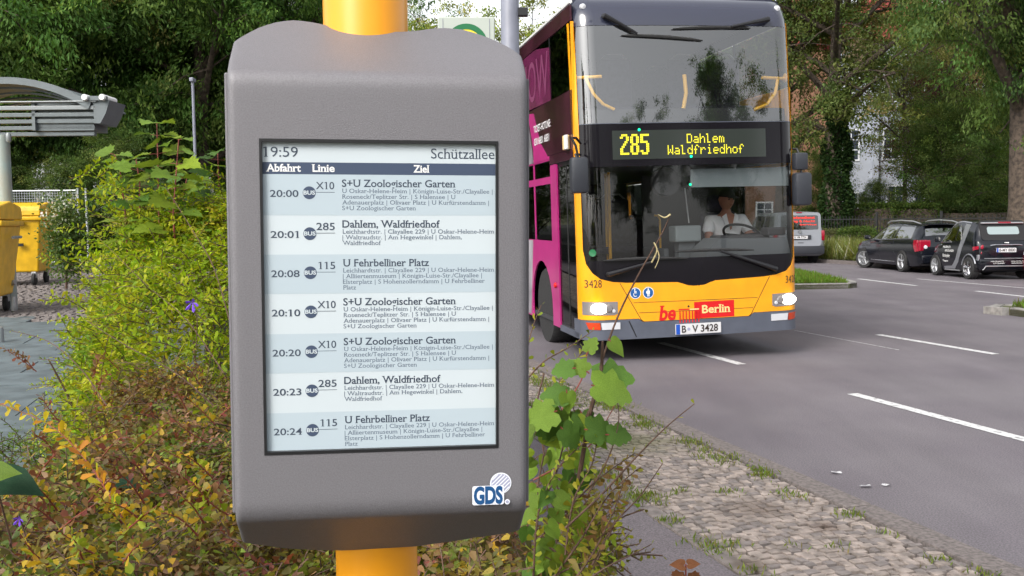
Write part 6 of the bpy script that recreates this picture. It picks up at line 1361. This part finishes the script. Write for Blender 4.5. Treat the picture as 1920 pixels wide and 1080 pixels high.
sprig('shoot', A((250, 1010, 1.7), (200, 920, 1.75), (150, 850, 1.8), (90, 795, 1.85), (0, 757, 1.9)), .0055, .027, .5, [(.5, .34, .02), (.40, .36, .03), (.45, .2, .03)], 'yellow-orange leafed shoot reaching left over the slabs', .0015, mt='redtwig')
for q, lab in [(((420, 700, 3.0), (350, 600, 3.05), (270, 530, 3.1), (170, 430, 3.2)), 'bare diagonal twig across the middle of the green shrub'), (((430, 600, 2.8), (400, 500, 2.85), (360, 430, 2.9), (310, 350, 3.0)), 'bare diagonal twig in the upper right of the green shrub'), (((200, 760, 2.7), (150, 690, 2.75), (90, 640, 2.8), (20, 620, 2.9)), 'thin twig hanging over the left slabs'), (((400, 760, 2.5), (330, 700, 2.5), (240, 650, 2.55), (160, 600, 2.7)), 'bare twig between the brown and green shrubs')]:
    sprig('shoot', A(*q), .02, .018, .4, GY[:3], lab, .0022)
for k in range(60):
    x, y = random.uniform(130, 430), random.uniform(330, 660); Y = 4.4-(y-350)/300*1.2
    dx = random.choice([-1, -1, -1, 1])*random.uniform(30, 85); q = ((x, y, Y), (x+dx*.5, y-random.uniform(6, 22), Y-.05), (x+dx, y-random.uniform(0, 40), Y-.12))
    s_ = sprig('leafy_branch', A(*q), .0068, .034, .4, GY[:3], None, .002, par=SH['b'])
for k in range(40):
    x, y = random.uniform(60, 430), random.uniform(690, 1060); Y = at(x, y, 1).z; Y = .58/((y-420)/1800)*.93
    dx = -random.uniform(15, 85)*random.choice([1, 1, 1, -1]); q = ((x, y, Y), (x+dx*.5, y-random.uniform(20, 35), Y-.03), (x+dx, y-random.uniform(30, 60), Y-.06))
    s_ = sprig('leafy_branch', A(*q), .0052, .023, .6, [BR[2], BR[3], (.2, .24, .02)] if k % 2 else [BR[0], BR[4], BR[6]], None, .002, mt='redtwig', par=SH['a'])
for q, lab in [(((1000, 1080, 1.5), (1010, 960, 1.5), (1045, 880, 1.5), (1095, 830, 1.5)), 'yellow-green branch between the vine and the bare twigs'), (((1100, 1090, 1.5), (1130, 1030, 1.5), (1150, 985, 1.5), (1160, 940, 1.5)), 'upright yellow branch at the outer right of the shrub'),
               (((1020, 1090, 1.5), (1080, 1060, 1.5), (1140, 1040, 1.5), (1180, 1000, 1.5)), 'low spreading branch at the bottom edge right of the display'), (((1000, 780, 1.7), (1030, 740, 1.7), (1070, 690, 1.7), (1098, 650, 1.7)), 'light green branch just under the bus door'),
               (((1060, 1040, 1.5), (1075, 940, 1.5), (1110, 870, 1.5), (1120, 820, 1.5)), 'fine-leaved branch rising behind the vine leaves')]:
    sprig('leafy_branch', A(*q), .0045, .019, .55, [(.24, .28, .03), (.3, .28, .03), (.18, .24, .03)], lab, .002)
# broad leaves, each a part
def leafshape(pts, cup=.12, ribs=True):
    """outline (x along, y across) fan-meshed with a folded midrib"""
    V = [(0, 0, 0)]; out = pts+[(a, -b) for a, b in pts[::-1] if b > 1e-6]
    c = (.45, 0, -.02); V = [c]; ins = []
    for a, b in out: V.append((a, b, cup*abs(b)*1.0-.26*a*a+.05*sin(8*a+9*abs(b))))
    n = len(out); mid = [(.45+(a-.45)*.5, b*.5, cup*abs(b)*.5-.11*a) for a, b in out]; V += mid
    Fc = [(1+i, 1+(i+1) % n, 1+n+(i+1) % n, 1+n+i) for i in range(n)]+[(1+n+i, 1+n+(i+1) % n, 0) for i in range(n)]
    return V, Fc
MAPLE = [(.0, .0), (-.06, .12), (-.10, .30), (.08, .36), (.16, .56), (.26, .46), (.40, .56), (.44, .36), (.62, .40), (.66, .24), (.82, .20), (.86, .10), (1.0, 0)]
HEART = [(0, 0), (-.10, .10), (-.12, .25), (-.02, .38), (.18, .42), (.42, .36), (.66, .22), (.86, .08), (1.0, 0)]
LOBED = [(0, 0), (-.12, .15), (-.12, .38), (.10, .50), (.22, .42), (.38, .60), (.50, .50), (.58, .36), (.72, .40), (.80, .22), (.92, .16), (1.0, 0)]
def leafmat_plain(name, c, c2):
    m = mat(name, c, .5, col2=c2, scale=45, spec=.22, bump=.25, bscale=160); n = m.node_tree; L = n.links; b = n.nodes['Principled BSDF']; src = b.inputs['Base Color'].links[0].from_socket
    oi = n.nodes.new('ShaderNodeObjectInfo'); rr_ = n.nodes.new('ShaderNodeMapRange'); rr_.inputs[3].default_value = .55; rr_.inputs[4].default_value = 1.15; L.new(oi.outputs['Random'], rr_.inputs[0])
    vm_ = n.nodes.new('ShaderNodeVectorMath'); vm_.operation = 'SCALE'; L.new(src, vm_.inputs[0]); L.new(rr_.outputs[0], vm_.inputs['Scale']); src = vm_.outputs[0]; L.new(src, b.inputs['Base Color'])
    t = n.nodes.new('ShaderNodeBsdfTranslucent'); L.new(src, t.inputs[0]); mx = n.nodes.new('ShaderNodeMixShader'); mx.inputs[0].default_value = .38
    L.new(b.outputs[0], mx.inputs[1]); L.new(t.outputs[0], mx.inputs[2]); L.new(mx.outputs[0], n.nodes['Material Output'].inputs[0]); return m
LM = {'yellowgreen': leafmat_plain('maple_leaf_yellowgreen', (.27, .36, .03), (.18, .27, .025)), 'green': leafmat_plain('leaf_green', (.12, .24, .035), (.08, .17, .03)), 'dark': leafmat_plain('leaf_dark', (.012, .05, .022), (.02, .065, .028)),
      'fresh': leafmat_plain('leaf_fresh', (.22, .34, .045), (.14, .25, .03)), 'rust': leafmat_plain('leaf_rust', (.30, .12, .05), (.2, .08, .035))}
LMe = {}
for nm, sh_ in (('maple', MAPLE), ('heart', HEART), ('lobed', LOBED)):
    for mk in LM:
        V, Fc = leafshape(sh_, .22 if nm == 'heart' else .16); me = bpy.data.meshes.new('leaf'); me.from_pydata(V, [], Fc); me.materials.append(LM[mk]); smooth_by_angle(me, 180)
        at_ = None; LMe[nm, mk] = me
def put_leaf(root, kind, mk, base, direction, up, size, petiole=.0, mt='redtwig', pm=None):
    d = Vector(direction).normalized(); s_ = Vector(up).cross(d)
    s_ = s_.normalized() if s_.length > 1e-4 else d.orthogonal(); n_ = d.cross(s_)
    b = Vector(base); tipb = b+d*petiole
    o = link('leaf', LMe[kind, mk], root)
    o.matrix_local = Matrix(((d.x*size, s_.x*size, n_.x*size, tipb.x), (d.y*size, s_.y*size, n_.y*size, tipb.y), (d.z*size, s_.z*size, n_.z*size, tipb.z), (0, 0, 0, 1)))
    if pm is not None and petiole: pm.tube([b, b+d*petiole*.5+Vector((0, 0, petiole*.05)), tipb], .0012, 4, False)
    return o
def sapling(name, stems, kind, mks, size, label, step=.07, pet=.05, lo=.3, mt='redtwig', down=.15, cat='sapling'):
    P0 = Vector(stems[0][0]); root = empty(name, (P0.x, P0.y, .09), 0, label, cat); off = Vector((P0.x, P0.y, .09)); st = MB(); pm = MB()
    for pts in stems:
        Q = [Vector(p)-off for p in pts]; n = len(Q); S = []
        for i in range(n-1):
            for k in range(6): S.append(Q[i].lerp(Q[i+1], k/6))
        S.append(Q[-1]); st.tube(S, [.004*(1-.7*i/len(S))+.001 for i in range(len(S))], 6)
        tot = sum((b-a).length for a, b in zip(S, S[1:])); k = int(tot*(1-lo)/step); az = random.uniform(0, 6)
        for i in range(k+1):
            t = lo+(1-lo)*i/max(1, k); p = S[min(len(S)-1, int(t*(len(S)-1)))]
            for s_ in (0, pi):
                a = az+s_+random.uniform(-.3, .3); d = Vector((cos(a), sin(a), .25-down+random.uniform(-.2, .2)))
                put_leaf(root, kind, random.choice(mks), p, d, (random.gauss(0, .25), random.gauss(0, .25)-.35, 1), size*random.uniform(.65, 1.15)*(1-.35*t), pet*(1-.5*t), pm=pm)
            az += pi/2
    st.build('stem', M[mt], root, smooth=True); o = pm.build('petioles', M[mt], root, fix=False); o['kind'] = 'stuff'; return root
sapling('maple_sapling', [A((300, 520, 4.3), (298, 400, 4.3), (296, 300, 4.3), (294, 232, 4.3))], 'maple', ['yellowgreen', 'yellowgreen', 'fresh'], .16, 'tall maple shoot with yellow-green leaves, its tip above all the shrubs', .055, .06, .15)
sapling('maple_sapling', [A((330, 500, 4.2), (325, 400, 4.2), (330, 330, 4.2), (335, 262, 4.2))], 'maple', ['yellowgreen', 'fresh'], .14, 'second tallest maple shoot leaning towards the display', .055, .06, .15)
sapling('maple_sapling', [A((270, 500, 4.4), (262, 400, 4.4), (262, 340, 4.4), (255, 300, 4.4))], 'maple', ['yellowgreen', 'fresh', 'green'], .14, 'maple shoot between the tallest and the lower left one', .055, .06, .15)
sapling('maple_sapling', [A((240, 500, 4.5), (235, 400, 4.5), (225, 320, 4.5), (215, 290, 4.5))], 'maple', ['yellowgreen', 'fresh'], .15, 'lower maple shoot left of the tallest one', .055, .06, .2)
sapling('maple_sapling', [A((350, 500, 4.7), (345, 420, 4.7), (345, 360, 4.7), (350, 335, 4.7))], 'maple', ['green', 'fresh'], .15, 'green maple shoot right of the tallest one', .055, .06, .1)
sapling('maple_sapling', [A((410, 520, 4.5), (412, 420, 4.5), (410, 330, 4.5), (408, 285, 4.5))], 'maple', ['yellowgreen', 'green'], .15, 'maple shoot touching the left edge of the display', .055, .06, .2)
# vine with hanging heart leaves right of the display
vr = empty('bindweed_vine', at(1030, 1060, 1.6), 0, 'climbing vine with hanging heart-shaped leaves right beside the display', 'vine'); o0 = vr.location.copy(); pm = MB(); st = MB()
for pts in [((1010, 1080, 1.6), (1000, 950, 1.6), (1020, 850, 1.6), (1005, 760, 1.6), (1020, 700, 1.6)), ((1060, 1080, 1.58), (1070, 980, 1.58), (1040, 900, 1.58), (1060, 820, 1.58)), ((1030, 1090, 1.62), (1045, 1010, 1.6), (1020, 930, 1.6))]:
    Q = [p-o0 for p in A(*pts)]; st.tube(Q, .0016, 5)
for i in range(84):
    px, py = random.gauss(1038, 32), random.uniform(750, 1075)
    if px < 990: px = 990+random.uniform(0, 50)
    b = at(px, py, random.uniform(1.5, 1.66))-o0; d = Vector((random.gauss(0, .5), random.gauss(-.1, .25), -1+random.random()*.7))
    put_leaf(vr, 'heart', random.choice(['green', 'fresh', 'fresh', 'fresh', 'yellowgreen']), b, d, Vector((random.gauss(0, .5), -1, .5)), random.uniform(.022, .040), .012, pm=pm)
st.build('stem', M['twig'], vr); pm.build('petioles', M['twig'], vr, fix=False)['kind'] = 'stuff'
# lobed leaves around the bare twig
lr = empty('lobed_leaf_plant', at(1085, 900, 1.53), 0, 'woody shoot with large lobed green leaves below the left headlight of the bus', 'plant'); o0 = lr.location.copy(); pm = MB(); st = MB()
st.tube([p-o0 for p in A((1085, 900, 1.53), (1105, 780, 1.52), (1128, 690, 1.51), (1130, 640, 1.5))], [.004, .0035, .003, .002], 6).build('stem', M['twig'], lr)
for px, py, dx, dz, sz, k, mk, upx in [(1112, 712, 1, .12, .072, 'lobed', 'green', 0), (1108, 722, 1, -.25, .078, 'lobed', 'fresh', .2), (1105, 700, -.5, .35, .036, 'lobed', 'fresh', 0), (1080, 690, -.9, -.1, .04, 'lobed', 'green', 0), (1068, 745, -.8, .1, .05, 'lobed', 'green', 0), (1062, 730, .1, -1, .042, 'heart', 'fresh', 0),
        (1088, 770, .1, -.25, .05, 'lobed', 'green', 0), (1095, 805, .9, -.1, .055, 'lobed', 'green', 0), (1135, 815, .9, -.05, .045, 'lobed', 'green', 0), (1140, 635, .8, -.8, .04, 'heart', 'fresh', 0), (1045, 770, -.9, -.3, .06, 'lobed', 'fresh', 0), (1020, 780, .3, -.8, .05, 'lobed', 'green', 0), (1100, 665, .4, .8, .03, 'lobed', 'fresh', 0), (1050, 800, .6, -.6, .05, 'lobed', 'green', 0)]:
    b = at(px, py, 1.50+random.uniform(-.02, .03))-o0; put_leaf(lr, k, mk, b, Vector((dx, random.uniform(-.25, .1), dz)), Vector((upx+random.uniform(-.35, .35), -.75, random.uniform(.4, 1))), sz*.84, .006, pm=pm)
pm.build('petioles', M['redtwig'], lr, fix=False)['kind'] = 'stuff'
ms = empty('maple_seedling', at(1285, 1085, 1.35), 0, 'rust-coloured maple seedling at the bottom edge on the asphalt path', 'seedling'); o0 = ms.location.copy()
for k_, px, py, dx, dz, sz in (('heart', 1282, 1060, -.95, .15, .021), ('heart', 1290, 1058, .95, .12, .018), ('maple', 1274, 1072, -.3, -.95, .02), ('maple', 1297, 1074, .3, -.95, .02)): put_leaf(ms, k_, 'rust', at(px, py, 1.35)-o0, Vector((dx, -.15, dz)), Vector((0, -.8, .6)), sz)
MB().tube([Vector((0, 0, -.3)), at(1286, 1058, 1.35)-o0], .0012, 5).build('stem', M['redtwig'], ms)
bl = empty('broadleaf_weed', at(20, 1010, 1.75), 0, 'large dark round leaf with insect holes at the lower left edge', 'plant'); o0 = bl.location.copy()
put_leaf(bl, 'heart', 'dark', at(-15, 900, 1.7)-o0, Vector((1, -.15, -.12)), Vector((0, -.45, .9)), .10); put_leaf(bl, 'heart', 'fresh', at(-25, 890, 1.65)-o0, Vector((1, -.1, .15)), Vector((0, -.7, .7)), .06)
put_leaf(bl, 'heart', 'dark', at(225, 905, 1.95)-o0, Vector((1, -.1, -.1)), Vector((0, -.3, .95)), .05)
MB().tube([Vector((0, 0, -.4)), Vector((0, 0, 0)), at(-10, 900, 1.7)-o0], .002, 5).build('stem', M['twig'], bl)
M['violet'] = mat('violet_petal', (.16, .06, .55), .5)
for (px, py, Y, k_) in ((361, 572, 3.0, 1), (36, 976, 1.7, .45)):
    fw = empty('violet_flower', at(px, py, Y), 0, 'violet bell flower in the green shrub near the display' if k_ == 1 else 'tiny violet flower under the dark leaf at lower left', 'flower')
    for a in range(5):
        c_, s_ = cos(a*1.257), sin(a*1.257); r_ = .016*k_; V = [(0, 0, .01*k_), (r_*(c_-.35*s_), -.4*r_, r_*(s_+.35*c_)), (r_*1.5*c_, -.9*r_, r_*1.5*s_), (r_*(c_+.35*s_), -.4*r_, r_*(s_-.35*c_))]
        mesh('petal', V, [(0, 1, 2, 3)], M['violet'], fw)
    MB().tube([(0, 0, .01), (.01, .01, -.05), (.0, .02, -.14)], .0015, 5).build('stem', M['twig'], fw)
# pale flowers behind the containers
p = at(118, 400, 15.5); wf = empty('flowering_shrub', (p.x, p.y, .4), 0, 'white flowering shrub squeezed between yellow container and green shrub', 'shrub')
n = 5000; pos = rng.normal(0, 1, (n, 3))*np.array([.13, .2, .3])+np.array([.05, 0, .95]); me = leaves_mesh('foliage', pos, rng.normal(0, 1, (n, 3)), rng.normal(0, 1, (n, 3)), np.full(n, .06), np.full(n, .035), palette(n, [(.06, .11, .03), (.1, .14, .04)], [1, 1]), 'quad'); me.materials.append(M['leaf']); link('foliage', me, wf)['kind'] = 'stuff'
n = 160; pos = rng.normal(0, 1, (n, 3))*np.array([.11, .18, .16])+np.array([.0, -.12, 1.3]); me = leaves_mesh('blossom', pos, rng.normal(0, 1, (n, 3)), rng.normal(0, 1, (n, 3)), np.full(n, .05), np.full(n, .05), palette(n, [(.6, .6, .55)], [1]), 'quad'); me.materials.append(M['leaf']); link('blossom', me, wf)['kind'] = 'stuff'
MB().tube([(0, 0, 0), (.03, 0, .8)], .02, 6).build('stem', M['twig'], wf)
tb_ = empty('timber_sleeper', (-8.9, 20.2, LZ), radians(8), 'dark timber sleeper lying behind the containers', 'sleeper'); MB().box(-1.2, 1.6, -.12, .12, 0, .3, .02).build('beam', M['bark'], tb_)
